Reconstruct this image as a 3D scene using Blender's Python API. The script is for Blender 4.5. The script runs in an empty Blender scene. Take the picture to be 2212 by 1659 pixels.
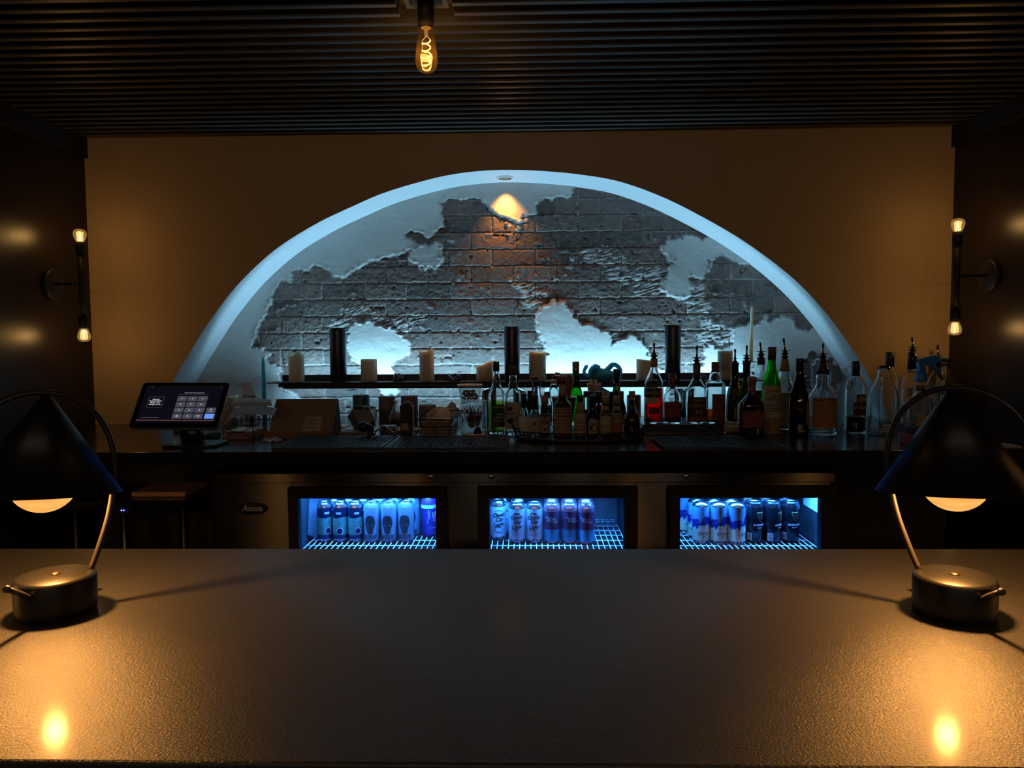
import bpy, math, random
import numpy as np
from mathutils import Vector, Matrix

random.seed(7)
rng = np.random.default_rng(7)
S = bpy.context.scene
COL = S.collection
PI = math.pi

# ------------------------------------------------------------------ camera
W, H, F = 2212.0, 1659.0, 1600.0
CAM = Vector((0, 0, 1.46))
ROT = Matrix.Rotation(0.025, 3, 'Z') @ Matrix.Rotation(PI / 2 - math.radians(3.56), 3, 'X') @ Matrix.Rotation(-0.0066, 3, 'Z')
FWD = ROT @ Vector((0, 0, -1))


def ray(px, py):
    return ROT @ Vector(((px - W / 2) / F, -(py - H / 2) / F, -1))


def onY(px, py, y):
    d = ray(px, py)
    return CAM + d * ((y - CAM.y) / d.y)


def onZ(px, py, z):
    d = ray(px, py)
    return CAM + d * ((z - CAM.z) / d.z)


def onX(px, py, x):
    d = ray(px, py)
    return CAM + d * ((x - CAM.x) / d.x)


def mpp(p):
    return (Vector(p) - CAM).dot(FWD) / F


cam = bpy.data.objects.new('camera', bpy.data.cameras.new('camera'))
cam.data.sensor_width = 36
cam.data.lens = F / W * 36
cam.data.clip_start = 0.02
cam.matrix_world = Matrix.Translation(CAM) @ ROT.to_4x4()
COL.objects.link(cam)
S.camera = cam

# ------------------------------------------------------------------ materials


def nodes(name):
    m = bpy.data.materials.new(name)
    m.use_nodes = True
    nt = m.node_tree
    nt.nodes.clear()
    out = nt.nodes.new('ShaderNodeOutputMaterial')
    return m, nt, out


def N(nt, t, **kw):
    n = nt.nodes.new(t)
    for k, v in kw.items():
        if k in n.inputs:
            n.inputs[k].default_value = v
        else:
            setattr(n, k, v)
    return n


def c4(c):
    return (c[0], c[1], c[2], 1)


def mat(name, col, rough=0.5, metal=0.0, var=0.12, scale=30.0, bump=0.0, bscale=None, stretch=(1, 1, 1), spec=0.5, sss=0.0, rvar=0.0, coat=0.0, aniso=0.0, sssr=(0.035, 0.026, 0.018)):
    m, nt, out = nodes(name)
    b = N(nt, 'ShaderNodeBsdfPrincipled')
    b.inputs['Roughness'].default_value = rough
    b.inputs['Metallic'].default_value = metal
    b.inputs['Specular IOR Level'].default_value = spec
    b.inputs['Coat Weight'].default_value = coat
    if aniso:
        b.inputs['Anisotropic'].default_value = aniso
    if sss:
        b.inputs['Subsurface Weight'].default_value = sss
        b.inputs['Subsurface Radius'].default_value = sssr
        b.inputs['Subsurface Scale'].default_value = 1.0
    tc = N(nt, 'ShaderNodeTexCoord')
    mp = N(nt, 'ShaderNodeMapping')
    mp.inputs['Scale'].default_value = stretch
    nt.links.new(tc.outputs['Object'], mp.inputs['Vector'])
    nz = N(nt, 'ShaderNodeTexNoise', Scale=scale, Detail=4.0)
    nt.links.new(mp.outputs[0], nz.inputs['Vector'])
    mx = N(nt, 'ShaderNodeMix', data_type='RGBA')
    mx.inputs[6].default_value = c4([c * (1 - var) for c in col])
    mx.inputs[7].default_value = c4([min(1, c * (1 + var)) for c in col])
    nt.links.new(nz.outputs['Fac'], mx.inputs[0])
    nt.links.new(mx.outputs[2], b.inputs['Base Color'])
    if rvar:
        mr = N(nt, 'ShaderNodeMapRange')
        mr.inputs[3].default_value = max(0, rough - rvar)
        mr.inputs[4].default_value = min(1, rough + rvar)
        nt.links.new(nz.outputs['Fac'], mr.inputs[0])
        nt.links.new(mr.outputs[0], b.inputs['Roughness'])
    if bump:
        n2 = N(nt, 'ShaderNodeTexNoise', Scale=bscale or scale * 3, Detail=3.0)
        nt.links.new(mp.outputs[0], n2.inputs['Vector'])
        bp = N(nt, 'ShaderNodeBump', Strength=bump, Distance=0.002)
        nt.links.new(n2.outputs['Fac'], bp.inputs['Height'])
        nt.links.new(bp.outputs[0], b.inputs['Normal'])
    nt.links.new(b.outputs[0], out.inputs[0])
    return m


def leaf(name, col, rough=0.8, share=0.45, var=.06):
    """thin paper or wax film: part of the light comes through"""
    m = mat(name, col, rough, var=var)
    nt = m.node_tree
    out = [n for n in nt.nodes if n.type == 'OUTPUT_MATERIAL'][0]
    pb = [n for n in nt.nodes if n.type == 'BSDF_PRINCIPLED'][0]
    tl = N(nt, 'ShaderNodeBsdfTranslucent', Color=c4(col))
    mx = N(nt, 'ShaderNodeMixShader', Fac=share)
    nt.links.new(pb.outputs[0], mx.inputs[1])
    nt.links.new(tl.outputs[0], mx.inputs[2])
    nt.links.new(mx.outputs[0], out.inputs[0])
    return m


def emit(name, col, strength):
    m, nt, out = nodes(name)
    e = N(nt, 'ShaderNodeEmission', Color=c4(col), Strength=strength)
    nt.links.new(e.outputs[0], out.inputs[0])
    return m


def glass(name, col=(1, 1, 1), rough=0.0, ior=1.45):
    m, nt, out = nodes(name)
    g = N(nt, 'ShaderNodeBsdfGlass', Color=c4(col), Roughness=rough, IOR=ior)
    nt.links.new(g.outputs[0], out.inputs[0])
    return m


def thin(name, col=(1, 1, 1), rough=0.02, ior=1.45, dens=0.0, dcol=(.8, .8, .8)):
    """thin clear film or pane: passes light straight, reflects by Fresnel; dens adds a milky diffuse share"""
    m, nt, out = nodes(name)
    t = N(nt, 'ShaderNodeBsdfTransparent', Color=c4(col))
    src = t
    if dens:
        d = N(nt, 'ShaderNodeBsdfDiffuse', Color=c4(dcol))
        m0 = N(nt, 'ShaderNodeMixShader', Fac=dens)
        nt.links.new(t.outputs[0], m0.inputs[1])
        nt.links.new(d.outputs[0], m0.inputs[2])
        src = m0
    g = N(nt, 'ShaderNodeBsdfGlossy', Roughness=rough)
    fr = N(nt, 'ShaderNodeFresnel')
    ge = N(nt, 'ShaderNodeNewGeometry')
    mi = N(nt, 'ShaderNodeMapRange')
    mi.inputs[3].default_value = ior
    mi.inputs[4].default_value = 1.0 / ior      # seen from inside: same curve, no total reflection in a thin wall
    nt.links.new(ge.outputs['Backfacing'], mi.inputs[0])
    nt.links.new(mi.outputs[0], fr.inputs['IOR'])
    mx = N(nt, 'ShaderNodeMixShader')
    nt.links.new(fr.outputs[0], mx.inputs[0])
    nt.links.new(src.outputs[0], mx.inputs[1])
    nt.links.new(g.outputs[0], mx.inputs[2])
    nt.links.new(mx.outputs[0], out.inputs[0])
    return m


# ------------------------------------------------------------------ mesh helpers
class MB:
    def __init__(s):
        s.v, s.f, s.sm = [], [], []

    def add(s, vs, fs, smooth=False, M=None):
        o = len(s.v)
        if M is not None:
            vs = [M @ Vector(v) for v in vs]
        s.v += [tuple(v) for v in vs]
        s.f += [tuple(i + o for i in f) for f in fs]
        s.sm += [smooth] * len(fs)
        return s

    def box(s, x0, x1, y0, y1, z0, z1, M=None):
        vs = [(x0, y0, z0), (x1, y0, z0), (x1, y1, z0), (x0, y1, z0), (x0, y0, z1), (x1, y0, z1), (x1, y1, z1), (x0, y1, z1)]
        return s.add(vs, [(0, 3, 2, 1), (4, 5, 6, 7), (0, 1, 5, 4), (1, 2, 6, 5), (2, 3, 7, 6), (3, 0, 4, 7)], False, M)

    def lathe(s, prof, seg=32, n=2.0, flat=1.0, M=None, closed=False, smooth=True):
        """prof: (r, z) from bottom to top; n > 2 squares the plan; closed joins last ring to first"""
        vs, fs = [], []
        for r, z in prof:
            for k in range(seg):
                a = 2 * PI * k / seg
                m = sec(a, n)
                vs.append((r * m * math.sin(a), -r * m * math.cos(a) * flat, z))
        K = len(prof)
        for j in range(K - 1 + (1 if closed else 0)):
            for k in range(seg):
                a, b = j * seg + k, j * seg + (k + 1) % seg
                j2 = (j + 1) % K
                c, d = j2 * seg + (k + 1) % seg, j2 * seg + k
                fs.append((a, b, c, d))
        if not closed:
            if prof[0][0] > 1e-5:
                fs.append(tuple(range(seg))[::-1])
            if prof[-1][0] > 1e-5:
                fs.append(tuple((K - 1) * seg + k for k in range(seg)))
        return s.add(vs, fs, smooth, M)

    def tube(s, pts, r, seg=8, closed=False, M=None, flat=1.0):
        pts = [Vector(p) for p in pts]
        n = len(pts)
        rs = r if isinstance(r, (list, tuple)) else [r] * n
        vs, fs = [], []
        up = None
        for i, p in enumerate(pts):
            a = pts[(i - 1) % n] if (closed or i > 0) else p
            b = pts[(i + 1) % n] if (closed or i < n - 1) else p
            t = (b - a).normalized()
            if up is None:
                up = Vector((0, 0, 1)) if abs(t.z) < 0.9 else Vector((0, 1, 0))
            u = t.cross(up)
            if u.length < 1e-4:
                u = t.cross(Vector((1, 0, 0)))
            u.normalize()
            w = u.cross(t).normalized()
            up = w
            for k in range(seg):
                an = 2 * PI * k / seg
                vs.append(p + (u * math.cos(an) + w * math.sin(an) * flat) * rs[i])
        for i in range(n if closed else n - 1):
            for k in range(seg):
                a, b = i * seg + k, i * seg + (k + 1) % seg
                j = (i + 1) % n
                fs.append((a, j * seg + k, j * seg + (k + 1) % seg, b))
        if not closed:
            fs.append(tuple(range(seg)))
            fs.append(tuple((n - 1) * seg + k for k in range(seg))[::-1])
        return s.add(vs, fs, True, M)

    def sphere(s, c, r, seg=16, rings=10, sc=(1, 1, 1), M=None):
        prof = [(r * math.sin(PI * i / rings), -r * math.cos(PI * i / rings)) for i in range(rings + 1)]
        prof[0] = (1e-6, -r)
        prof[-1] = (1e-6, r)
        T = Matrix.Translation(Vector(c)) @ Matrix.Diagonal((sc[0], sc[1], sc[2], 1))
        return s.lathe(prof, seg, M=(M @ T) if M is not None else T)

    def prism(s, poly, y0, y1, M=None):
        """poly in (x, z), extruded along y"""
        n = len(poly)
        vs = [(x, y0, z) for x, z in poly] + [(x, y1, z) for x, z in poly]
        fs = [tuple(range(n)), tuple(range(2 * n - 1, n - 1, -1))]
        fs += [(i, n + i, n + (i + 1) % n, (i + 1) % n) for i in range(n)]
        return s.add(vs, fs, False, M)

    def quad(s, a, b, c, d):
        return s.add([a, b, c, d], [(0, 1, 2, 3)])

    def patch(s, rf, z0, z1, a0, a1, n=2.0, flat=1.0, eps=0.0006, seg=16, zs=1, M=None):
        """label wrapped on a lathe body: rf radius (number or function of z), a0..a1 angles from the front"""
        rr = rf if callable(rf) else (lambda z: rf)
        vs, fs = [], []
        for j in range(zs + 1):
            z = z0 + (z1 - z0) * j / zs
            for k in range(seg + 1):
                a = a0 + (a1 - a0) * k / seg
                m = sec(a, n) * rr(z) + eps
                vs.append((m * math.sin(a), -m * math.cos(a) * flat, z))
        for j in range(zs):
            for k in range(seg):
                a = j * (seg + 1) + k
                fs.append((a, a + 1, a + seg + 2, a + seg + 1))
        return s.add(vs, fs, True, M)

    def build(s, name, m, parent=None, bevel=0.0, loc=None, bseg=2, sub=0):
        me = bpy.data.meshes.new(name)
        me.from_pydata(s.v, [], s.f)
        me.polygons.foreach_set('use_smooth', s.sm)
        me.materials.append(m)
        me.update()
        o = bpy.data.objects.new(name, me)
        COL.objects.link(o)
        if parent is not None:
            o.parent = parent
        if loc is not None:
            o.location = loc
        if bevel:
            b = o.modifiers.new('bevel', 'BEVEL')
            b.width = bevel
            b.segments = bseg
            b.limit_method = 'ANGLE'
            b.angle_limit = math.radians(40)
        if sub:
            b = o.modifiers.new('sub', 'SUBSURF')
            b.levels = sub
            b.render_levels = sub
        return o


def sec(a, n):
    if n == 2.0:
        return 1.0
    return (abs(math.cos(a)) ** n + abs(math.sin(a)) ** n) ** (-1.0 / n)


def tag(o, label, cat, group=None):
    o['label'] = label
    o['category'] = cat
    if group:
        o['group'] = group
    return o


def thing(name, label, cat, loc=(0, 0, 0), group=None, rz=0.0):
    o = bpy.data.objects.new(name, None)
    o.empty_display_size = 0.03
    COL.objects.link(o)
    o.location = loc
    o.rotation_euler = (0, 0, rz)
    return tag(o, label, cat, group)


def struct(o):
    o['kind'] = 'structure'
    return o


def copy_thing(root, loc, label, group=None, rz=None):
    def cp(o, par):
        c = o.copy()
        COL.objects.link(c)
        c.parent = par
        for ch in [x for x in o.children]:
            cp(ch, c)
        return c
    c = cp(root, None)
    c.location = loc
    if rz is not None:
        c.rotation_euler = (0, 0, rz)
    c['label'] = label
    if group:
        c['group'] = group
    return c


_txt = {}


def text_geo(body, size, bold=0.0, shear=0.0, align='CENTER', space=1.0):
    """flat outline of a line of text as (verts2d, faces), centred at the origin"""
    key = (body, size, bold, shear, align, space)
    if key in _txt:
        return _txt[key]
    cu = bpy.data.curves.new('t', 'FONT')
    cu.body = body
    cu.size = size
    cu.align_x = align
    cu.align_y = 'CENTER'
    cu.offset = bold
    cu.shear = shear
    cu.space_character = space
    cu.resolution_u = 2
    o = bpy.data.objects.new('t', cu)
    COL.objects.link(o)
    dg = bpy.context.evaluated_depsgraph_get()
    dg.update()
    me = bpy.data.meshes.new_from_object(o.evaluated_get(dg))
    vs = [(v.co.x, v.co.y) for v in me.vertices]
    fs = [tuple(p.vertices) for p in me.polygons]
    bpy.data.objects.remove(o)
    bpy.data.meshes.remove(me)
    bpy.data.curves.remove(cu)
    _txt[key] = (vs, fs)
    return vs, fs


def text_flat(mb, body, size, M, **kw):
    vs, fs = text_geo(body, size, **kw)
    mb.add([(x, 0, y) for x, y in vs], fs, False, M)      # local: x right, z up, facing -y


def text_wrap(mb, body, size, r, z, a=0.0, n=2.0, flat=1.0, eps=0.0012, flip=False, slope=0.0, **kw):
    vs, fs = text_geo(body, size, **kw)
    out = []
    for x, y in vs:
        if flip:
            x, y = -x, -y
        an = a + x / r
        m = sec(an, n) * r + eps
        out.append((m * math.sin(an), -m * math.cos(an) * flat, z + y + slope * x))
    mb.add(out, fs, False)


def catmull(pts, k=8):
    P = [Vector(p) for p in pts]
    P = [P[0] * 2 - P[1]] + P + [P[-1] * 2 - P[-2]]
    out = []
    for i in range(1, len(P) - 2):
        for j in range(k):
            t = j / k
            a, b, c, d = P[i - 1], P[i], P[i + 1], P[i + 2]
            out.append(0.5 * ((2 * b) + (c - a) * t + (2 * a - 5 * b + 4 * c - d) * t * t + (3 * b - a - 3 * c + d) * t ** 3))
    out.append(P[-2])
    return out


def inpoly(px, py, poly):
    r = np.zeros(px.shape, bool)
    n = len(poly)
    for i in range(n):
        x0, y0 = poly[i]
        x1, y1 = poly[(i + 1) % n]
        if y0 == y1:
            continue
        c = ((y0 > py) != (y1 > py)) & (px < (x1 - x0) * (py - y0) / (y1 - y0) + x0)
        r ^= c
    return r


def vnoise(x, y, seed=0):
    """smooth value noise 0..1"""
    g = np.random.default_rng(seed).random((256, 256))
    xi, yi = np.floor(x).astype(int), np.floor(y).astype(int)
    fx, fy = x - xi, y - yi
    fx, fy = fx * fx * (3 - 2 * fx), fy * fy * (3 - 2 * fy)
    a, b = g[yi % 256, xi % 256], g[yi % 256, (xi + 1) % 256]
    c, d = g[(yi + 1) % 256, xi % 256], g[(yi + 1) % 256, (xi + 1) % 256]
    return (a * (1 - fx) + b * fx) * (1 - fy) + (c * (1 - fx) + d * fx) * fy


def fbm(x, y, seed=0, o=4):
    s, a, t = 0, 1.0, 0
    for i in range(o):
        s = s + a * vnoise(x * 2 ** i, y * 2 ** i, seed + i)
        t += a
        a *= 0.5
    return s / t


def light(name, kind, loc, power, col, size=0.1, size_y=None, rot=None, spot=None, blend=0.5):
    d = bpy.data.lights.new(name, kind)
    d.energy = power
    d.color = col
    if kind == 'AREA':
        d.shape = 'RECTANGLE'
        d.size = size
        d.size_y = size_y or size
    else:
        d.shadow_soft_size = size
    if kind == 'SPOT':
        d.spot_size = spot
        d.spot_blend = blend
    o = bpy.data.objects.new(name, d)
    o.location = loc
    if rot is not None:
        o.rotation_euler = rot
    COL.objects.link(o)
    return o


# ------------------------------------------------------------------ room measures
YW, YN = 3.40, 3.68            # face of the back wall, back of its arched niche
ZB = 1.07                      # top of the front bar
ZC = 1.07                      # top of the back counter
ZCEIL = 2.38                   # underside of the ceiling slats
XL = onY(193, 600, YW).x
XR = onY(2056, 560, YW).x

M_wall = mat('cream wall paint', (0.54, 0.37, 0.20), 0.7, var=0.06, scale=6, bump=0.15, bscale=160)
M_soffit = mat('smooth white plaster', (0.72, 0.74, 0.76), 0.7, var=0.03, scale=8, bump=0.1, bscale=90)
M_panel = mat('dark stained wood panel', (0.012, 0.007, 0.005), 0.36, var=0.35, scale=9, bump=0.12, bscale=30, stretch=(12, 12, 0.6), spec=0.4)
M_slat = mat('dark stained slat', (0.085, 0.079, 0.076), 0.40, var=0.25, scale=20, stretch=(0.4, 6, 6))
M_dark = mat('matt black board', (0.012, 0.011, 0.011), 0.8)
M_floor = mat('dark floor', (0.03, 0.028, 0.026), 0.6, scale=3)

# floor, side walls, ceiling
f = struct(MB().box(XL - .4, XR + .4, -2.2, 4.0, -0.05, 0).build('floor', M_floor))
struct(MB().box(XL - 0.1, XL, -2.2, 4.0, 0, 2.6).build('wall_left', M_panel))
struct(MB().box(XR, XR + 0.1, -2.2, 4.0, 0, 2.6).build('wall_right', M_panel))
struct(MB().box(XL - .1, XR + .1, -2.3, -2.2, 0, 2.6).build('wall_front', M_dark))
# darker jambs that step in beside the back wall under the ceiling
zt = onY(190, 342, YW).z
struct(MB().box(XL, XL + 0.017, 2.4, YW, zt, ZCEIL).build('trim_1', M_dark))
struct(MB().box(XR - 0.017, XR, 2.4, YW, zt, ZCEIL).build('trim_2', M_dark))

# ceiling: backing board and slats running across the room, with a cut-out for the pendant
SP = 0.0623
BX = onY(920, 40, 2.14)
cb = MB()
cb.box(XL - .1, XR + .1, -2.2, 4.0, ZCEIL + 0.055, ZCEIL + 0.1)
k0 = -60
y = YW - 0.05
ys = []
while y > -1.6:
    ys.append(y)
    y -= SP
cut = [yy for yy in ys if 2.06 < yy < 2.20]
for yy in ys:
    if yy in cut:
        cb.box(XL, BX.x - 0.078, yy - .009, yy + .009, ZCEIL, ZCEIL + .056)
        cb.box(BX.x + 0.078, XR, yy - .009, yy + .009, ZCEIL, ZCEIL + .056)
    else:
        cb.box(XL, XR, yy - .009, yy + .009, ZCEIL, ZCEIL + .056)
struct(cb.build('ceiling', M_slat))

# back wall with arched opening
arch_px = [(335, 905), (375, 822), (415, 753), (462, 680), (520, 608), (595, 539), (680, 485), (761, 446), (837, 414), (942, 384),
           (1020, 371), (1097, 367), (1180, 370), (1260, 378), (1341, 393), (1432, 426), (1522, 471), (1613, 525), (1705, 594), (1771, 660), (1824, 729), (1877, 812), (1925, 905)]
arch = catmull([onY(x, y, YW) for x, y in arch_px], 6)
arch[0].z = ZC - 0.02
arch[-1].z = ZC - 0.02
wb = MB()
zlow, ztop = 0.0, 2.5
for a, b in zip(arch[:-1], arch[1:]):
    wb.quad((a.x, YW, a.z), (b.x, YW, b.z), (b.x, YW, ztop), (a.x, YW, ztop))
wb.quad((XL - .05, YW, zlow), (arch[0].x, YW, zlow), (arch[0].x, YW, ztop), (XL - .05, YW, ztop))
wb.quad((arch[-1].x, YW, zlow), (XR + .05, YW, zlow), (XR + .05, YW, ztop), (arch[-1].x, YW, ztop))
wb.quad((arch[0].x, YW, zlow), (arch[-1].x, YW, zlow), (arch[-1].x, YW, arch[-1].z), (arch[0].x, YW, arch[0].z))
struct(wb.build('wall_back', M_wall))
sb = MB()
for a, b in zip(arch[:-1], arch[1:]):
    sb.add([(a.x, YW, a.z), (b.x, YW, b.z), (b.x, YN + .03, b.z), (a.x, YN + .03, a.z)], [(0, 1, 2, 3)], True)
struct(sb.build('trim_3', M_soffit))
# dark sheet added over the wall to stand in for shade below the counter
struct(MB().box(XL + .001, XR - .001, YW - .012, YW - .002, 0, ZC - .05).build('shade_board', M_dark))

# niche back: brick showing through torn plaster, as relief
gx0, gx1 = arch[0].x - .02, arch[-1].x + .02
gz0, gz1 = ZC - 0.02, max(p.z for p in arch) + 0.02
STEP = 0.0036
nx, nz_ = int((gx1 - gx0) / STEP) + 1, int((gz1 - gz0) / STEP) + 1
X, Z = np.meshgrid(np.linspace(gx0, gx1, nx), np.linspace(gz0, gz1, nz_))
RT = np.array(ROT.transposed())
P = np.stack([X - CAM.x, np.full_like(X, YN - CAM.y), Z - CAM.z], -1) @ RT.T
PX = W / 2 + F * P[..., 0] / -P[..., 2]
PY = H / 2 - F * P[..., 1] / -P[..., 2]
n1 = fbm(X * 28, Z * 28, 1) - .5
n2 = fbm(X * 28, Z * 28, 9) - .5
n3 = fbm(X * 120, Z * 120, 21) - .5
n4 = fbm(X * 120, Z * 120, 31) - .5
QX = PX + n1 * 26 + n3 * 10
QY = PY + n2 * 26 + n4 * 10
brick_poly = [(600, 930), (600, 804), (577, 777), (580, 759), (538, 748), (559, 708), (577, 666), (589, 629), (604, 611), (634, 608), (625, 593),
              (653, 577), (692, 575), (725, 593), (745, 599), (761, 581), (788, 569), (794, 560), (821, 555), (849, 554), (882, 536), (909, 527),
              (882, 512), (879, 497), (894, 494), (924, 513), (948, 497), (963, 495), (963, 476), (954, 461), (950, 433), (972, 426), (1029, 427),
              (1050, 442), (1063, 456), (1090, 467), (1103, 476), (1112, 482), (1148, 460), (1157, 457), (1165, 433), (1176, 420), (1203, 427),
              (1230, 424), (1236, 402), (1240, 370), (1450, 370), (1600, 470), (1540, 497), (1524, 519), (1516, 522), (1498, 515), (1474, 513), (1441, 518),
              (1432, 533), (1435, 545), (1456, 563), (1441, 578), (1438, 599), (1432, 611), (1435, 632), (1456, 641), (1477, 653), (1489, 635),
              (1492, 620), (1486, 605), (1507, 602), (1525, 590), (1533, 572), (1531, 560), (1546, 551), (1564, 548), (1595, 564), (1613, 563),
              (1640, 545), (1780, 700), (1762, 702), (1747, 715), (1718, 705), (1708, 692), (1692, 682), (1676, 686), (1665, 694), (1652, 684),
              (1639, 700), (1612, 705), (1586, 710), (1583, 724), (1580, 747), (1548, 753), (1519, 742), (1517, 753), (1518, 785), (1500, 815), (1480, 930)]
isl = [
    [(752, 699), (749, 762), (761, 780), (779, 789), (815, 797), (818, 835), (826, 850), (854, 851), (868, 835), (849, 795), (855, 780), (882, 759), (879, 735), (858, 711), (821, 702), (809, 696), (776, 699)],
    [(1157, 684), (1166, 666), (1215, 647), (1233, 668), (1248, 690), (1257, 705), (1281, 702), (1311, 714), (1320, 741), (1341, 738), (1363, 720),
     (1387, 735), (1399, 753), (1396, 768), (1420, 792), (1432, 804), (1440, 930), (1179, 930), (1179, 801), (1185, 762), (1173, 741), (1160, 711)],
    [(884, 545), (909, 530), (950, 527), (953, 560), (944, 575), (908, 582), (892, 568)],
    [(600, 836), (560, 930), (640, 930), (655, 866), (628, 846)],
]
br = inpoly(QX, QY, brick_poly)
for q in isl:
    br &= ~inpoly(QX, QY, q)
br |= inpoly(QX, QY, [(1740, 775), (1745, 762), (1765, 765), (1780, 790), (1790, 775), (1830, 790), (1840, 830), (1700, 850)])
pl = (~br).astype(float)
streak_polys = [
    [(740, 668), (780, 662), (800, 672), (860, 690), (915, 680), (915, 700), (880, 715), (870, 745), (800, 740), (715, 712)],
    [(1233, 550), (1290, 535), (1340, 545), (1360, 570), (1330, 575), (1240, 560)],
    [(1305, 576), (1370, 580), (1440, 570), (1435, 640), (1360, 640), (1365, 615), (1330, 605)],
    [(1456, 640), (1492, 605), (1508, 602), (1545, 700), (1585, 710), (1582, 755), (1515, 750), (1510, 700)],
    [(1098, 608), (1120, 605), (1190, 640), (1160, 672), (1130, 650)],
    [(1095, 470), (1150, 462), (1140, 485), (1112, 495)],
    [(1310, 705), (1400, 745), (1390, 770), (1320, 745)],
]
st = np.zeros_like(pl)
for q in streak_polys:
    st = np.maximum(st, inpoly(PX + n1 * 40, PY + n2 * 40, q).astype(float))


def blur(a, k):
    for _ in range(k):
        a = (a + np.roll(a, 1, 0) + np.roll(a, -1, 0)) / 3
        a = (a + np.roll(a, 1, 1) + np.roll(a, -1, 1)) / 3
    return a


ang = (X * 0.8 + Z * 0.6)
sn = fbm(X * 26 + Z * 40, Z * 210 - X * 60, 41, 4) * .75 + .25 * fbm(X * 9, Z * 12, 44)
streak = np.clip((sn - .42) * 6, 0, 1) * blur(st, 2)
# courses
zc0 = onY(1200, 537.5, YN).z
pitch = (onY(1200, 463.6, YN).z - onY(1200, 785, YN).z) / 9
bw = (onY(1320 / 3.317 + 1040, 500, YN).x - onY(1064, 500, YN).x) / 4
xj = onY(1156, 480, YN).x
v = (Z - zc0) / pitch + n1 * 0.10
row = np.floor(v)
u = (X - xj) / bw + 0.5 * np.mod(row + 1, 2) + n2 * 0.05
cidx = np.floor(u)
fu, fv = u - cidx, v - row
du = np.minimum(fu, 1 - fu) * bw
dv = np.minimum(fv, 1 - fv) * pitch
dj = np.minimum(du, dv) + n3 * 0.006
mort = np.clip((0.0046 - dj) / 0.0025, 0, 1)
hsh = np.mod(np.sin(row * 12.9898 + cidx * 78.233) * 43758.5453, 1.0)
hs2 = np.mod(np.sin(row * 39.346 + cidx * 11.135) * 24634.6345, 1.0)
chip = np.clip((vnoise(X * 34, Z * 52, 77) - .80) * 5, 0, 1) * (vnoise(X * 90, Z * 60, 78) > .35)
hb = -0.0075 * mort + 0.004 * (fbm(X * 60, Z * 60, 55) - .5) + 0.0040 * (fbm(X * 170, Z * 170, 56) - .5) + 0.003 * (hsh - .5) + chip * 0.010 * np.where(vnoise(X * 11, Z * 11, 79) > .5, 1, -1)
pb = blur(pl, 2)
rim = 4 * pb * (1 - pb)
hp = 0.010 + 0.006 * (fbm(X * 4, Z * 6, 61) - .5) + 0.002 * (fbm(X * 16, Z * 34, 62) - .5) + 0.0012 * (fbm(X * 80, Z * 80, 63) - .5)
Hh = hb * (1 - pb) + hp * pb + rim * 0.008 * (vnoise(X * 70, Z * 70, 64)) + streak * (1 - pb) * 0.0035
alb_b = np.stack([.155 + .075 * (hsh - .5) + .03 * (hs2 - .5), .122 + .055 * (hsh - .5), .108 + .045 * (hsh - .5)], -1)
alb_b *= (0.75 + 0.5 * fbm(X * 40, Z * 40, 71))[..., None]
alb_m = np.array([.34, .33, .32])
alb_p = np.array([.53, .525, .50]) * (0.9 + 0.2 * fbm(X * 5, Z * 8, 72))[..., None]
C = alb_b * (1 - mort[..., None]) + alb_m * mort[..., None]
kk = np.clip(pb * 1.0 + streak * (1 - pb), 0, 1)[..., None]
C = C * (1 - kk) + alb_p * kk
edge = np.clip(rim - .45, 0, 1)[..., None] * (vnoise(X * 90, Z * 90, 65) > .55)[..., None]
C = C * (1 - 0.5 * edge) + 0.5 * edge * np.array([.68, .68, .66])
verts = np.stack([X, YN - Hh, Z], -1).reshape(-1, 3)
ii = np.arange(nx * nz_).reshape(nz_, nx)
quads = np.stack([ii[:-1, :-1], ii[:-1, 1:], ii[1:, 1:], ii[1:, :-1]], -1).reshape(-1, 4)
me = bpy.data.meshes.new('wall_niche')
me.vertices.add(len(verts))
me.vertices.foreach_set('co', verts.astype(np.float32).ravel())
me.loops.add(quads.size)
me.loops.foreach_set('vertex_index', quads.astype(np.int32).ravel())
me.polygons.add(len(quads))
me.polygons.foreach_set('loop_start', (np.arange(len(quads)) * 4).astype(np.int32))
me.polygons.foreach_set('loop_total', np.full(len(quads), 4, np.int32))
me.update(calc_edges=True)
me.polygons.foreach_set('use_smooth', np.ones(len(quads), bool))
ca = me.color_attributes.new('surface', 'FLOAT_COLOR', 'POINT')
ca.data.foreach_set('color', np.concatenate([C, np.ones(C.shape[:2] + (1,))], -1).astype(np.float32).ravel())
m, nt, out = nodes('brick and torn plaster')
b = N(nt, 'ShaderNodeBsdfPrincipled', Roughness=0.75)
at = N(nt, 'ShaderNodeVertexColor', layer_name='surface')
nt.links.new(at.outputs[0], b.inputs['Base Color'])
nz = N(nt, 'ShaderNodeTexNoise', Scale=260.0, Detail=5.0)
tc = N(nt, 'ShaderNodeTexCoord')
nt.links.new(tc.outputs['Object'], nz.inputs['Vector'])
bp = N(nt, 'ShaderNodeBump', Strength=0.35, Distance=0.003)
nt.links.new(nz.outputs['Fac'], bp.inputs['Height'])
nt.links.new(bp.outputs[0], b.inputs['Normal'])
nt.links.new(b.outputs[0], out.inputs[0])
me.materials.append(m)
nb = bpy.data.objects.new('wall_niche', me)
COL.objects.link(nb)
struct(nb)

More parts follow.
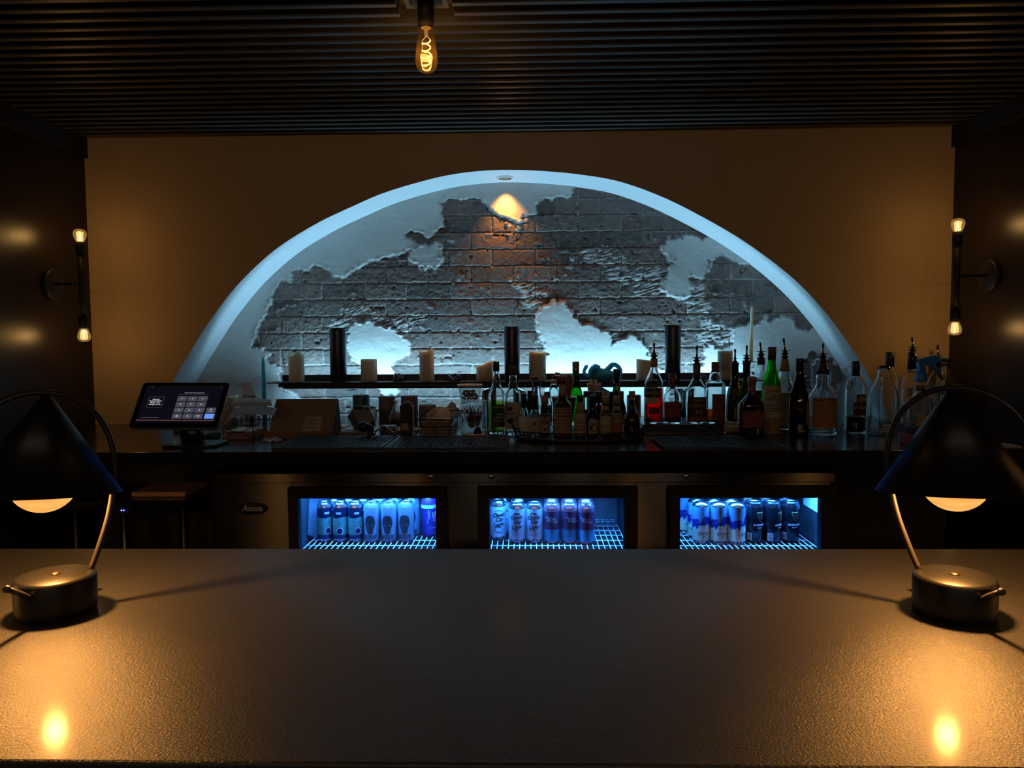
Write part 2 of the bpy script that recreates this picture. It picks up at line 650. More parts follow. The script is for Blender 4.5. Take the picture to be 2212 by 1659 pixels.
# ------------------------------------------------------------------ shelf with light channel in the niche
M_blackmetal = mat('black metal', (0.012, 0.012, 0.013), 0.45, metal=0.0, spec=0.5)
YS = 3.52
SHX0, SHX1 = onY(575, 826, 3.44).x, onY(1652, 820, 3.44).x
ZS = onY(1100, 824, 3.44).z          # top of the shelf plate
sh = thing('wall_shelf', 'long thin black metal shelf holding candles across the arched niche', 'shelf', ((SHX0 + SHX1) / 2, YS, ZS))
L = (SHX1 - SHX0) / 2
MB().box(-L, L, -0.08, 0.05, -0.005, 0).build('plate', M_blackmetal, sh, 0.001)
c0 = MB().box(-L + .035, L - .035, 0.046, 0.052, -0.038, 0.03)
c0.build('light_channel', M_blackmetal, sh)
MB().box(-L + .04, L - .04, -0.03, 0.05, -0.026, -0.005).build('rail', M_blackmetal, sh)
M_led = emit('cool led', (0.3, 0.72, 1.0), 4.0)
MB().box(-L + .05, L - .05, 0.054, 0.060, 0.016, 0.020).build('led_strip', M_led, sh)
MB().box(-L + .05, L - .05, 0.054, 0.060, -0.030, -0.026).build('led_strip', M_led, sh)
LEDC = (0.33, 0.72, 1.0)
xc = (SHX0 + SHX1) / 2
light('shelf light up', 'AREA', (xc, YS + .078, ZS - 0.026), 16, LEDC, 2 * L - .1, 0.016, (PI + .12, 0, 0))
light('shelf light down', 'AREA', (xc, YS + .078, ZS + 0.010), 7, LEDC, 2 * L - .1, 0.016, (0, 0, 0))

# recessed gimbal spotlight at the crown of the arch
sp = onY(1091, 384, 3.556)
dl = thing('recessed_spotlight', 'small round warm spotlight recessed in the crown of the arch', 'ceiling light', (sp.x, 3.556, sp.z))
M_white = mat('white enamel', (0.75, 0.75, 0.74), 0.4)
tr = MB().lathe([(0.030, -0.004), (0.040, -0.003), (0.041, 0.004), (0.030, 0.004)], 40, closed=True)
tr.build('trim_ring', M_white, dl)
MB().lathe([(0.001, 0.002), (0.030, 0.002)], 32).build('lens', emit('warm lens', (1.0, 0.78, 0.38), 2.2), dl)
M_gold = mat('brass', (0.6, 0.38, 0.14), 0.25, metal=1)
MB().lathe([(0.027, -0.006), (0.030, -0.006), (0.030, 0.002), (0.027, 0.002)], 32, closed=True).build('gimbal', M_gold, dl)
src = Vector((sp.x, 3.622, sp.z - 0.008))
light('arch spot', 'SPOT', src, 13.0, (1.0, 0.37, 0.06), 0.010, rot=Vector((0, math.sin(.03), -math.cos(.03))).to_track_quat('-Z', 'Y').to_euler(), spot=math.radians(88), blend=1.0)
# warm fill lights added out of view behind the viewer, to brighten the fronts
for bx__, by__ in ((-1.35, -1.8), (-.5, -1.95), (.45, -1.9), (1.3, -1.8)):
    light('front fill', 'POINT', (bx__, by__, 1.95), 8.0, (1.0, 0.74, 0.52), 0.03)

# ------------------------------------------------------------------ world and colour
wd = bpy.data.worlds.new('world')
S.world = wd
wd.use_nodes = True
wd.node_tree.nodes['Background'].inputs[0].default_value = (0.5, 0.45, 0.4, 1)
wd.node_tree.nodes['Background'].inputs[1].default_value = 0.002
S.view_settings.view_transform = 'Standard'
S.view_settings.look = 'None'
S.view_settings.exposure = 0
S.view_settings.gamma = 1
S.view_settings.use_curve_mapping = False
S.cycles.use_denoising = True
S.cycles.max_bounces = 24
S.cycles.transmission_bounces = 24
S.cycles.transparent_max_bounces = 40
S.cycles.diffuse_bounces = 3
S.cycles.glossy_bounces = 5
S.cycles.sample_clamp_indirect = 4
S.cycles.caustics_reflective = False
S.cycles.caustics_refractive = True
S.cycles.blur_glossy = 0.5
# ================================================================== counters, lamps, fixtures
M_bar = None
m, nt, out = nodes('leathered dark stone')
b = N(nt, 'ShaderNodeBsdfPrincipled')
tc = N(nt, 'ShaderNodeTexCoord')
nz = N(nt, 'ShaderNodeTexNoise', Scale=330.0, Detail=4.0, Roughness=0.65)
nt.links.new(tc.outputs['Object'], nz.inputs['Vector'])
nl = N(nt, 'ShaderNodeTexNoise', Scale=3.0, Detail=5.0)
nt.links.new(tc.outputs['Object'], nl.inputs['Vector'])
mx = N(nt, 'ShaderNodeMix', data_type='RGBA')
mx.inputs[6].default_value = (0.024, 0.0237, 0.0234, 1)
mx.inputs[7].default_value = (0.037, 0.0362, 0.0355, 1)
nt.links.new(nl.outputs['Fac'], mx.inputs[0])
sp_n = N(nt, 'ShaderNodeTexNoise', Scale=620.0, Detail=2.0)
nt.links.new(tc.outputs['Object'], sp_n.inputs['Vector'])
sp_r = N(nt, 'ShaderNodeMapRange')
sp_r.inputs[1].default_value, sp_r.inputs[2].default_value = .35, .70
sp_r.inputs[3].default_value, sp_r.inputs[4].default_value = .70, 1.5
nt.links.new(sp_n.outputs['Fac'], sp_r.inputs[0])
sp_m = N(nt, 'ShaderNodeVectorMath', operation='SCALE')
nt.links.new(mx.outputs[2], sp_m.inputs[0])
nt.links.new(sp_r.outputs[0], sp_m.inputs['Scale'])
nt.links.new(sp_m.outputs[0], b.inputs['Base Color'])
mr = N(nt, 'ShaderNodeMapRange')
mr.inputs[1].default_value = 0.3
mr.inputs[2].default_value = 0.7
mr.inputs[3].default_value = 0.35
mr.inputs[4].default_value = 0.46
nt.links.new(nl.outputs['Fac'], mr.inputs[0])
nt.links.new(mr.outputs[0], b.inputs['Roughness'])
bp = N(nt, 'ShaderNodeBump', Strength=0.9, Distance=0.0012)
nt.links.new(nz.outputs['Fac'], bp.inputs['Height'])
nt.links.new(bp.outputs[0], b.inputs['Normal'])
nt.links.new(b.outputs[0], out.inputs[0])
M_bar = m
b.inputs['Specular IOR Level'].default_value = 0.5
b.inputs['Coat Weight'].default_value = 0.06
b.inputs['Coat Roughness'].default_value = 0.14

yb0 = onZ(1106, 1652, ZB).y
yb1 = onZ(1106, 1185, ZB).y
bar = thing('bar_counter', 'wide dark grey stone bar top in the foreground under the two cone lamps', 'bar counter', (0, (yb0 + yb1) / 2, 0))
d = (yb1 - yb0) / 2
MB().box(XL + .004, XR - .004, -d, d, ZB - 0.04, ZB).build('bar_top', M_bar, bar, 0.003)
MB().box(XL + .004, XR - .004, -d + .12, d - .05, 0, ZB - 0.04).build('bar_front', M_panel, bar)

# ---- cone lamps
M_lampblack = mat('satin black metal', (0.007, 0.007, 0.0075), 0.40, spec=0.35, var=0.1)
M_stem = mat('dark bronze stem', (0.05, 0.042, 0.036), 0.35, metal=0.4)
M_inner = mat('pale lamp inside', (0.6, 0.5, 0.38), 0.6)
m, nt, out = nodes('warm lamp globe')
e = N(nt, 'ShaderNodeEmission', Strength=0.62)
tc = N(nt, 'ShaderNodeTexCoord')
wv = N(nt, 'ShaderNodeTexWave', Scale=22.0, Distortion=5.0, Detail=2.0)
wv.bands_direction = 'Z'
nt.links.new(tc.outputs['Object'], wv.inputs['Vector'])
mx = N(nt, 'ShaderNodeMix', data_type='RGBA')
mx.inputs[6].default_value = (0.92, 0.40, 0.09, 1)
mx.inputs[7].default_value = (1.0, 0.52, 0.15, 1)
nt.links.new(wv.outputs['Fac'], mx.inputs[0])
nt.links.new(mx.outputs[2], e.inputs['Color'])
tr_ = N(nt, 'ShaderNodeBsdfTransparent', Color=(0.80, 0.70, 0.55, 1))
ad = N(nt, 'ShaderNodeAddShader')
nt.links.new(e.outputs[0], ad.inputs[0])
nt.links.new(tr_.outputs[0], ad.inputs[1])
nt.links.new(ad.outputs[0], out.inputs[0])
M_globe = m


def cone_lamp(label, base_px, u, tip_px, tip_end, sx):
    B = onZ(base_px[0], base_px[1], ZB)
    L_ = thing('table_lamp', label, 'table lamp', B, 'cone lamps on the bar')
    MB().lathe([(0.046, 0), (0.051, 0.002), (0.0525, 0.01), (0.0525, 0.049), (0.051, 0.053), (0.047, 0.0555), (0.001, 0.0555)], 56).build('base', M_lampblack, L_)
    MB().lathe([(0.007, 0.0555), (0.0065, 0.057), (0.0045, 0.0582), (0.001, 0.0588)], 20).build('touch_button', M_gold, L_)
    u = Vector((u[0], u[1], 0)).normalized()
    sz = [(.045, .054), (.058, .085), (.074, .13), (.084, .175), (.088, .215), (.083, .252), (.066, .286), (.036, .310), (0, .3175), (-.034, .311), (-.062, .292), (-.080, .268)]
    pts = catmull([u * s_ + Vector((sx * max(0, z_ - .05) / .25, 0, z_)) for s_, z_ in sz], 5)
    n_ = len(pts)
    rs = [.0042] * n_
    for i in range(8):
        rs[n_ - 1 - i] = .0042 * min(1, .35 + i * .1)
    MB().tube(pts, rs, 10).build('hoop_stem', M_stem, L_)
    # lever on the base
    T = onZ(tip_px[0], tip_px[1], ZB) - B
    T.z = 0
    dv_ = T.normalized()
    p0 = dv_ * 0.049 + Vector((0, 0, .036))
    p1 = T + Vector((0, 0, tip_end))
    lv = MB().tube([p0, p0.lerp(p1, .5) + Vector((0, 0, .001)), p1], [.0042, .0040, .0036], 10)
    lv.sphere(p1, .0052, 12, 8)
    MB().tube([-dv_ * .050 + Vector((0, 0, .026)), -dv_ * .084 + Vector((0, 0, .028))], .0042, 10).build('lever_stub', M_stem, L_)
    lv.build('lever', M_stem, L_)
    Tm = Matrix.Translation((sx, 0.0, 0.172)) @ Matrix.Rotation(math.radians(-7), 4, 'X')
    hc = 0.140
    sh_ = MB().lathe([(0.1000, 0.0004), (0.1015, 0.0), (0.0065, hc), (0.004, hc + .003), (0.001, hc + .004)], 72, M=Tm)
    # open the cone: drop the bottom cap made by lathe
    sh_.f, sh_.sm = map(list, zip(*[(f_, s__) for f_, s__ in zip(sh_.f, sh_.sm) if len(f_) == 4]))
    shd = sh_.build('shade', M_lampblack, L_)
    inn = MB().lathe([(0.0995, 0.0006), (0.0065, hc - .004), (0.001, hc - .003)], 72, M=Tm)
    inn.f, inn.sm = map(list, zip(*[(f_, s__) for f_, s__ in zip(inn.f, inn.sm) if len(f_) == 4]))
    inn.build('shade_lining', M_inner, shd)
    MB().tube([Tm @ Vector((0, 0, hc)), Vector((sx * 1.0, 0.0, .3175))], .0035, 8).build('finial', M_stem, shd)
    gc = Tm @ Vector((0, 0.0, 0.018))
    MB().sphere(gc, .0445, 32, 20).build('bulb_globe', M_globe, L_)
    light('lamp glow', 'SPOT', B + Vector((gc.x, gc.y, .178)), LAMPW, (1.0, 0.48, 0.14), 0.012, rot=(0, 0, 0), spot=math.radians(176), blend=.45)
    return L_


LAMPW = 13.0
cone_lamp('black cone-shade table lamp at the left end of the bar', (123, 1322), (.79, .61), (20, 1379), .066, -.012)
cone_lamp('black cone-shade table lamp at the right end of the bar', (2060, 1325), (-.79, .61), (2160, 1379), .061, -.003)

# glow of the next lamps along the bar, outside the picture on both sides
for x_ in (-1.5, 1.62):
    light('lamp glow', 'SPOT', (x_, 1.05, ZB + .178), LAMPW, (1.0, 0.48, 0.14), 0.02, rot=(0, 0, 0), spot=math.radians(176), blend=.45)

# ---- pendant bulb in the ceiling cut-out
M_socket = mat('black bakelite', (0.01, 0.01, 0.01), 0.5)
M_plate = mat('grey metal box plate', (0.10, 0.115, 0.13), 0.5)
M_amber = thin('amber bulb glass', (0.97, 0.86, 0.66), 0.02, dens=.02, dcol=(1, .6, .2))
M_fil = emit('filament', (1.0, 0.5, 0.1), 2.0)
M_coil = emit('bright filament coil', (1.0, 0.62, 0.16), 4.5)
pz = onY(920, 58, 2.14).z
pd = thing('ceiling_bulb', 'hanging pear-shaped filament bulb in the cut-out of the slatted ceiling', 'pendant light', (BX.x, 2.14, pz))
MB().lathe([(.0235, 0), (.0235, .058), (.021, .076), (.001, .076)], 32).build('socket', M_socket, pd, 0)
o = MB().box(-.062, .062, -.045, .045, .068, .074)
o.build('mounting_plate', M_plate, pd, .012)
for sx_ in (-.042, .042):
    MB().box(sx_ - .004, sx_ + .004, -.012, .012, .0665, .0685).build('slot', M_socket, pd)
st_prof = [(.0215, 0), (.0225, -.006), (.0235, -.02), (.0265, -.045), (.0305, -.075), (.032, -.092), (.0295, -.110), (.020, -.1225), (.008, -.127), (.0008, -.1278)]
MB().lathe(st_prof[::-1], 40).build('bulb_glass', M_amber, pd)
MB().lathe([(.015, -.003), (.008, -.005), (.005, -.012), (.005, -.024), (.001, -.025)][::-1], 20).build('glass_stem', emit('lit stem', (1.0, 0.42, 0.10), .4), pd)
pts = []
for i in range(120):
    t = i / 119
    a = t * 2 * PI * 3.6
    pts.append((.0115 * math.cos(a), .0115 * math.sin(a), -.036 - .072 * t))
MB().tube(pts, .0017, 6).build('filament', M_coil, pd)
wr = MB()
wr.tube([(.002, 0, -.024), (-.011, 0, -.038), (-.0125, 0, -.104), (-.004, 0, -.112)], .0007, 6)
wr.tube([(.002, 0, -.024), (.0125, 0, -.036)], .0007, 6)
wr.build('lead_wire', M_fil, pd)
light('pendant glow', 'POINT', (BX.x, 2.14, pz - .07), 0.9, (1.0, 0.55, 0.16), 0.02)

# ---- wall sconces
M_clear = thin('clear bulb glass', (0.96, 0.90, 0.80), 0.02, dens=.03)
M_warmfil = emit('warm filament', (1.0, 0.66, 0.28), 4.0)


def sconce(label, wallx, s, plate_px, bar_px, y_top, y_bot):
    P0 = onX(plate_px[0], plate_px[1], wallx)
    bz = P0
    Y = P0.y
    bx = onY(bar_px, plate_px[1], Y).x
    zt_ = onY(bar_px, y_top, Y).z
    zb_ = onY(bar_px, y_bot, Y).z
    T = thing('wall_sconce', label, 'wall light', P0, 'two-bulb wall sconces')
    Rm = Matrix.Rotation(s * PI / 2, 4, 'Y')
    MB().lathe([(.066, 0), (.068, .004), (.066, .014), (.06, .018), (.001, .018)], 40, M=Rm).build('backplate', M_socket, T)
    dx = bx - P0.x
    MB().tube([(s * .01, 0, 0), (dx, 0, 0)], .006, 10).build('arm', M_socket, T)
    zu, zl = zt_ - P0.z - .055, zb_ - P0.z + .055
    MB().lathe([(.0135, zl + .03), (.0135, zu - .03)], 16, M=Matrix.Translation((dx, 0, 0))).build('bar', M_socket, T)
    for sg, zz in ((1, zu), (-1, zl)):
        Mx = Matrix.Translation((dx, 0, zz)) @ (Matrix.Identity(4) if sg > 0 else Matrix.Rotation(PI, 4, 'X'))
        so = MB().lathe([(.013, -.055), (.0195, -.05), (.0200, 0), (.017, .002), (.001, .002)], 20, M=Mx).build('socket', M_socket, T)
        MB().lathe([(.016, .002), (.0175, .006), (.023, .018), (.0265, .032), (.0255, .043), (.019, .052), (.008, .0555), (.0008, .056)], 28, M=Mx).build('bulb', M_clear, so)
        fl = MB()
        for fx in (-.004, .003):
            fl.tube([(fx, 0, .006), (fx * .7, 0, .040)], .0015, 6, M=Mx)
        fl.build('bulb_filament', M_warmfil, so)
        light('sconce glow', 'POINT', P0 + Vector((dx, 0, zz + sg * .028)), SCW, (1.0, 0.57, 0.19), 0.02)


SCW = 0.64
sconce('black two-bulb wall sconce on the left panelled wall', XL, 1, (112, 614), 177, 495, 738)
sconce('black two-bulb wall sconce on the right panelled wall', XR, -1, (2140, 595), 2066, 472, 724)

# ---- back counter
YC0 = onZ(1106, 975, ZC).y
M_counter = mat('polished black stone', (0.018, 0.018, 0.02), 0.18, var=0.3, scale=60, rvar=0.05)
bc = thing('back_counter', 'long polished black counter under the arch carrying the bottles', 'counter', (0, YC0, ZC))
MB().box(XL + .002, XR - .002, 0, YW - YC0 - .002, -0.045, 0).build('worktop', M_counter, bc, .002)
YK = 2.70
struct(MB().box(arch[0].x + .004, arch[-1].x - .004, YW, YN - .016, ZC - .045, ZC).build('trim_4', M_counter))
# ================================================================== glass-door bar cooler and its cans
M_steel = mat('brushed stainless steel', (0.125, 0.118, 0.11), 0.25, metal=1.0, var=0.06, scale=14, bump=.12, bscale=5, aniso=.95)
_nt = M_steel.node_tree
_tg = N(_nt, 'ShaderNodeCombineXYZ')
_tg.inputs[2].default_value = 1.0                # brush marks run sideways, so highlights stretch upright
_pb = [n for n in _nt.nodes if n.type == 'BSDF_PRINCIPLED'][0]
_nt.links.new(_tg.outputs[0], _pb.inputs['Tangent'])
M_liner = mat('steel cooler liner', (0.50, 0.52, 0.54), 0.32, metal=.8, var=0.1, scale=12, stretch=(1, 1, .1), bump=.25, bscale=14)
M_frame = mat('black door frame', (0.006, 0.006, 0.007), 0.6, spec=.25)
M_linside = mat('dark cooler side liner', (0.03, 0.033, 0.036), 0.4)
M_pane = thin('cooler door glass', (0.96, 0.97, 0.98), 0.01)
M_wire = mat('white coated wire', (0.70, 0.72, 0.74), 0.35)
M_alu = mat('bare aluminium', (0.75, 0.76, 0.78), 0.22, metal=1.0, var=0.04)
M_ink = mat('black ink', (0.01, 0.01, 0.012), 0.5)
M_whiteink = mat('white ink', (0.75, 0.75, 0.75), 0.5)
M_greyink = mat('grey ink', (0.32, 0.32, 0.33), 0.5)


def xf(px):
    return onY(px, 1110, YK).x


def zf(py):
    return onY(1106, py, YK).z


ZT = zf(1021)
cx0, cx1 = xf(455), xf(1801)
YB = YK + .60
ck = thing('bar_cooler', 'long stainless steel three-door glass-front beer cooler under the back counter', 'refrigerator', ((cx0 + cx1) / 2, YK, 0))
ox = ck.location.x


def lx(px):
    return xf(px) - ox


bays = [(632, 962), (1036, 1372), (1446, 1796)]
glassx = [(650, 944), (1058, 1346), (1465, 1766)]
ZG1, ZG0 = zf(1072), 0.22
ZR = onY(1106, 1168, 2.875).z
b = MB()
b.box(cx0 - ox, cx1 - ox, 0.03, .60, ZT - .012, ZT)                          # top
b.box(cx0 - ox, cx1 - ox, 0.03, .60, .10, .16)                               # floor
b.box(cx0 - ox, cx1 - ox, .575, .60, .16, ZT - .012)                         # back
edges = [455, 632, 962, 1036, 1372, 1446, 1796, 1801]
for i in range(0, 8, 2):
    b.box(lx(edges[i]), lx(edges[i + 1]), 0.004 if i < 6 else .03, .575, .16, ZT - .012)
b.box(lx(455), lx(1796), 0.010, .018, ZG1 + .006, ZT - .012)                # header behind the doors
b.build('cabinet', M_steel, ck, .002)
st_ = MB().box(lx(455), lx(1800), -.012, .03, zf(1042), ZT).build('top_rail', M_steel, ck, .003)
for px_ in (933, 1063, 1480):
    lk = MB().lathe([(.0095, 0), (.0095, .004), (.0075, .006), (.001, .006)], 20, M=Matrix.Translation((lx(px_), -.012, zf(1028))) @ Matrix.Rotation(PI / 2, 4, 'X')).build('door_lock', M_alu, ck)
    MB().box(lx(px_) - .001, lx(px_) + .001, -.0190, -.018, zf(1028) - .004, zf(1028) + .004).build('keyhole', M_ink, lk)
for px_ in (455, 700, 1100, 1400, 1750):
    MB().lathe([(.02, 0), (.02, .10)], 14, M=Matrix.Translation((lx(px_ + 20), .3, 0))).build('foot', M_blackmetal, ck)
# maker's oval badge on the motor cover
bd = MB()
Mb = Matrix.Translation((lx(545), .003, zf(1098))) @ Matrix.Rotation(PI / 2, 4, 'X') @ Matrix.Diagonal((1, .40, 1, 1))
bd.lathe([(.058, 0), (.058, .003), (.055, .0045), (.001, .0045)], 48, M=Mb)
bdo = bd.build('badge', M_frame, ck)
tx = MB()
text_flat(tx, 'Atosa', .032, Matrix.Translation((lx(545), -.0024, zf(1098))), shear=.25, bold=.0006)
tx.build('badge_lettering', M_greyink, bdo)
for (p0, p1), (g0, g1) in zip(bays, glassx):
    ax, bx_, gx0_, gx1_ = lx(p0 - 3), lx(p1 + 3), lx(g0), lx(g1)
    zt_, zb_ = zf(1049), .17
    fr = MB()
    fr.box(ax, bx_, -.035, .002, ZG1, zt_).box(ax, bx_, -.035, .002, zb_, ZG0).box(ax, gx0_, -.035, .002, ZG0, ZG1).box(gx1_, bx_, -.035, .002, ZG0, ZG1)
    fo = fr.build('door', M_frame, ck)
    MB().box(gx0_, gx1_, -.020, -.018, ZG0, ZG1).build('door_glass', M_pane, fo)
    # liner
    ln = MB()
    l0, l1, zc1 = lx(p0) + .001, lx(p1) - .001, ZT - .04
    ln.quad((l0, .56, .17), (l0, .56, zc1), (l1, .56, zc1), (l1, .56, .17))
    ln.quad((l0, .02, zc1), (l1, .02, zc1), (l1, .56, zc1), (l0, .56, zc1))
    ln.build('liner', M_liner, ck)
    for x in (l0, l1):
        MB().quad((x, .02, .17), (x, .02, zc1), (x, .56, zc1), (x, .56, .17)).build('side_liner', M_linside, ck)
    # wire racks
    for zr in (ZR, ZR - .33):
        rk = MB()
        r_ = .0021
        n_ = int((l1 - l0 - .03) / .021)
        for i in range(n_ + 1):
            x = l0 + .015 + (l1 - l0 - .03) * i / n_
            rk.tube([(x, .045, zr - r_), (x, .54, zr - r_)], r_, 6)
        for yy in (.05, .125, .20, .275, .35, .425, .5, .535):
            rk.tube([(l0 + .012, yy, zr - 3 * r_), (l1 - .012, yy, zr - 3 * r_)], r_ * 1.25, 6)
        rk.tube([(l0 + .012, .045, zr - .002), (l1 - .012, .045, zr - .002)], .0032, 8)
        rk.tube([(l0 + .012, .045, zr - .016), (l1 - .012, .045, zr - .016)], .0025, 8)
        rk.build('wire_rack', M_wire, ck)
    for x in (l0 + .004, l1 - .004):
        MB().box(x - .004, x + .004, .05, .065, .18, zc1 - .02).build('shelf_post', M_steel, ck)
    tb = MB().box(l0 + .02, l1 - .02, .145, .155, ZT - .050, ZT - .042)
    tb.build('light_tube', emit('blue tube', (0.05, 0.35, 1.0), 6.0), ck)
    cl_ = light(
        'cooler light', 'AREA', ((l0 + l1) / 2 + ox, YK + .125, ZT - .052), 11.5, (0.03, 0.25, 1.0), l1 - l0 - .04, .012, (math.radians(8), 0, 0))
    cl_.data.spread = math.radians(125)
# instruction sheet on the side of the right bay
q = MB().quad((lx(1796) - .003, .10, zf(1125)), (lx(1796) - .003, .27, zf(1125)), (lx(1796) - .003, .27, zf(1060)), (lx(1796) - .003, .10, zf(1060)))
sht = q.build('instruction_sheet', M_whiteink, ck)

# ---- cans


def rows_patch(mb, r, rows, xc_=0.0, seg=8, eps=.0009):
    """flat artwork given as rows (z, xleft, xright) wrapped on a cylinder"""
    vs, fs = [], []
    for z, a, b_ in rows:
        for k in range(seg + 1):
            x = xc_ + a + (b_ - a) * k / seg
            vs.append(((r + eps) * math.sin(x / r), -(r + eps) * math.cos(x / r), z))
    for j in range(len(rows) - 1):
        for k in range(seg):
            a = j * (seg + 1) + k
            fs.append((a, a + 1, a + seg + 2, a + seg + 1))
    mb.add(vs, fs, True)


def band(mb, r, lo, hi, a0=-PI, a1=PI, seg=96, eps=.0004):
    vs, fs = [], []
    for k in range(seg + 1):
        a = a0 + (a1 - a0) * k / seg
        for z in (lo(a) if callable(lo) else lo, hi(a) if callable(hi) else hi):
            vs.append(((r + eps) * math.sin(a), -(r + eps) * math.cos(a), z))
    for k in range(seg):
        fs.append((2 * k, 2 * k + 2, 2 * k + 3, 2 * k + 1))
    mb.add(vs, fs, True)


def disc_rows(r, z0, n_=14):
    return [(z0 - r * math.cos(PI * i / n_), -r * math.sin(PI * i / n_), r * math.sin(PI * i / n_)) for i in range(n_ + 1)]


def can_shell(root, r, h, bodym, flip=False):
    prof = [(r * .72, .002), (r * .76, 0), (r * .80, .001), (r * .97, .008), (r, .012), (r, h - .020), (r * .97, h - .015), (r * .86, h - .005), (r * .83, h - .003)]
    lid = [(r * .83, h - .004), (r * .845, h - .0015), (r * .85, h), (r * .83, h), (r * .80, h - .004), (r * .77, h - .0055), (r * .70, h - .0045), (.0005, h - .0045)]
    T = (Matrix.Translation((0, 0, h)) @ Matrix.Rotation(PI, 4, 'X')) if flip else None
    body = MB().lathe(prof, 48, M=T).build('body', bodym, root)
    lo = MB().lathe(lid, 40, M=T).build('lid', M_alu, root)
    if flip:
        # domed underside now on top
        MB().lathe([(r * .76, h - .001), (r * .70, h - .004), (r * .4, h - .009), (.0005, h - .010)], 40).build('domed_base', M_alu, root)
    else:
        tb_ = MB().sphere((0, -.004, h - .0035), .0085, 12, 6, sc=(1, 1.35, .12))
        tb_.build('pull_tab', M_alu, lo)
    return body


def lacquer(n, c, rough=.3, metal=.5):
    return mat(n, c, rough, metal=metal, var=.04)


def can_navy():
    T = thing('beer_can', 'x', 'can')
    r, h = .0288, .156
    b_ = can_shell(T, r, h, M_alu)
    mb = MB(); band(mb, r, .014, h - .021); band_o = mb.build('sleeve', lacquer('navy lacquer', (.012, .016, .05)), T)
    mb = MB(); band(mb, r, .030, lambda a: .098 + .002 * math.sin(3 * a), eps=.0006); mb.build('picture_band', mat('green swirl print', (.06, .14, .11), .35, var=.7, scale=30, stretch=(1, 1, 2.5)), T)
    mb = MB(); rows_patch(mb, r, disc_rows(.0125, .046), 0.0, eps=.0009); d_ = mb.build('round_emblem', M_whiteink, T)
    mb = MB(); rows_patch(mb, r, disc_rows(.0112, .046), 0.0, eps=.0011); mb.build('emblem_centre', lacquer('navy lacquer 2', (.012, .016, .06)), d_)
    mb = MB(); rows_patch(mb, r, [(.112, -.009, .009), (.1205, -.010, .010)], -.004); mb.build('stamp', M_greyink, T)
    return T


def can_ghost():
    T = thing('beer_can', 'x', 'can')
    r, h = .0325, .156
    can_shell(T, r, h, lacquer('silver blue lacquer', (.34, .40, .50), .25, .7))
    sk = [(.046, -.007, .006), (.050, -.0115, .011), (.056, -.013, .0125), (.062, -.0145, .0135), (.068, -.017, .015), (.072, -.0195, .018), (.078, -.0205, .0195),
          (.086, -.0205, .020), (.094, -.019, .0195), (.100, -.016, .0165), (.105, -.010, .010), (.1065, -.003, .003)]
    sk = [(.034 + (z - .046) * 1.22, a, c) for z, a, c in sk]
    sk = [(z + (.0006 * math.sin(i * 2.3)), a + .0006 * math.sin(i * 3.1), c + .0009 * math.sin(i * 2.1)) for i, (z, a, c) in enumerate(sk)]
    mb = MB(); rows_patch(mb, r, sk); so = mb.build('head_silhouette', M_ink, T)
    mb = MB()
    rows_patch(mb, r, disc_rows(.0045, .068), -.0085, eps=.0012); rows_patch(mb, r, disc_rows(.0045, .068), .008, eps=.0012)
    rows_patch(mb, r, [(.054, -.0015, .0015), (.060, 0, .0004)], 0, eps=.0012)
    mb.build('face_hollow', mat('dull black ink', (.035, .045, .05), .7), so)
    mb = MB()
    text_wrap(mb, 'GHOST IN', .0112, r, .0268, bold=.0004)
    text_wrap(mb, 'MACHINE', .0112, r, .0178, bold=.0004)
    text_wrap(mb, 'DOUBLE IPA', .0036, r, .0125)
    mb.build('lettering', M_ink, T)
    return T


def can_lager():
    T = thing('beer_can', 'x', 'can')
    r, h = .0325, .156
    can_shell(T, r, h, M_alu)
    mb = MB(); band(mb, r, .016, h - .021); mb.build('sleeve', lacquer('pale blue lacquer', (.40, .47, .54), .35, .3), T)
    mb = MB()
    for k, (t, z, a) in enumerate([('Classic', .103, 0), ('City', .085, .06), ('Lager', .066, .02)]):
        text_wrap(mb, t, .0205, r, z, a, bold=.0005, shear=.22, slope=.10, space=.92)
    mb.tube([((r + .001) * math.sin(t), -(r + .001) * math.cos(t), .056 + .0035 * math.sin(6 * t + 2)) for t in [-.45 + .06 * i for i in range(13)]], .0009, 6)
    mb.build('lettering', M_ink, T)
    for lo_, hi_ in ((.30, .70), (1.22, 1.78)):
        ps = []
        for i in range(25):
            t = PI * (lo_ + (hi_ - lo_) * i / 24)
            x, z = .0265 * math.cos(t), .078 + .044 * math.sin(t)
            ps.append(((r + .0007) * math.sin(x / r), -(r + .0007) * math.cos(x / r), z))
        mb = MB()
        mb.tube(ps, .00055, 5)
        mb.build('ring_mark', M_ink, T)
    return T


def can_pink():
    T = thing('beer_can', 'x', 'can')
    r, h = .0328, .157
    can_shell(T, r, h, lacquer('pink metallic lacquer', (.75, .38, .42), .22, .9))
    mb = MB(); band(mb, r, .056, .126); mb.build('upper_sleeve', lacquer('plum lacquer', (.09, .03, .06), .3, .2), T)
    mb = MB(); band(mb, r, .010, .056); mb.build('lower_sleeve', lacquer('teal blue lacquer', (.06, .22, .34), .3, .3), T)
    mb = MB()
    text_wrap(mb, 'Georgia', .0125, r, .101, -.25, shear=.2, slope=-.15, bold=.0002)
    text_wrap(mb, 'Brewed', .0125, r, .090, -.02, shear=.2, slope=-.15, bold=.0002)
    text_wrap(mb, 'CIDER', .0045, r, .081, .25, slope=-.15)
    mb.build('lettering', M_greyink, T)
    return T


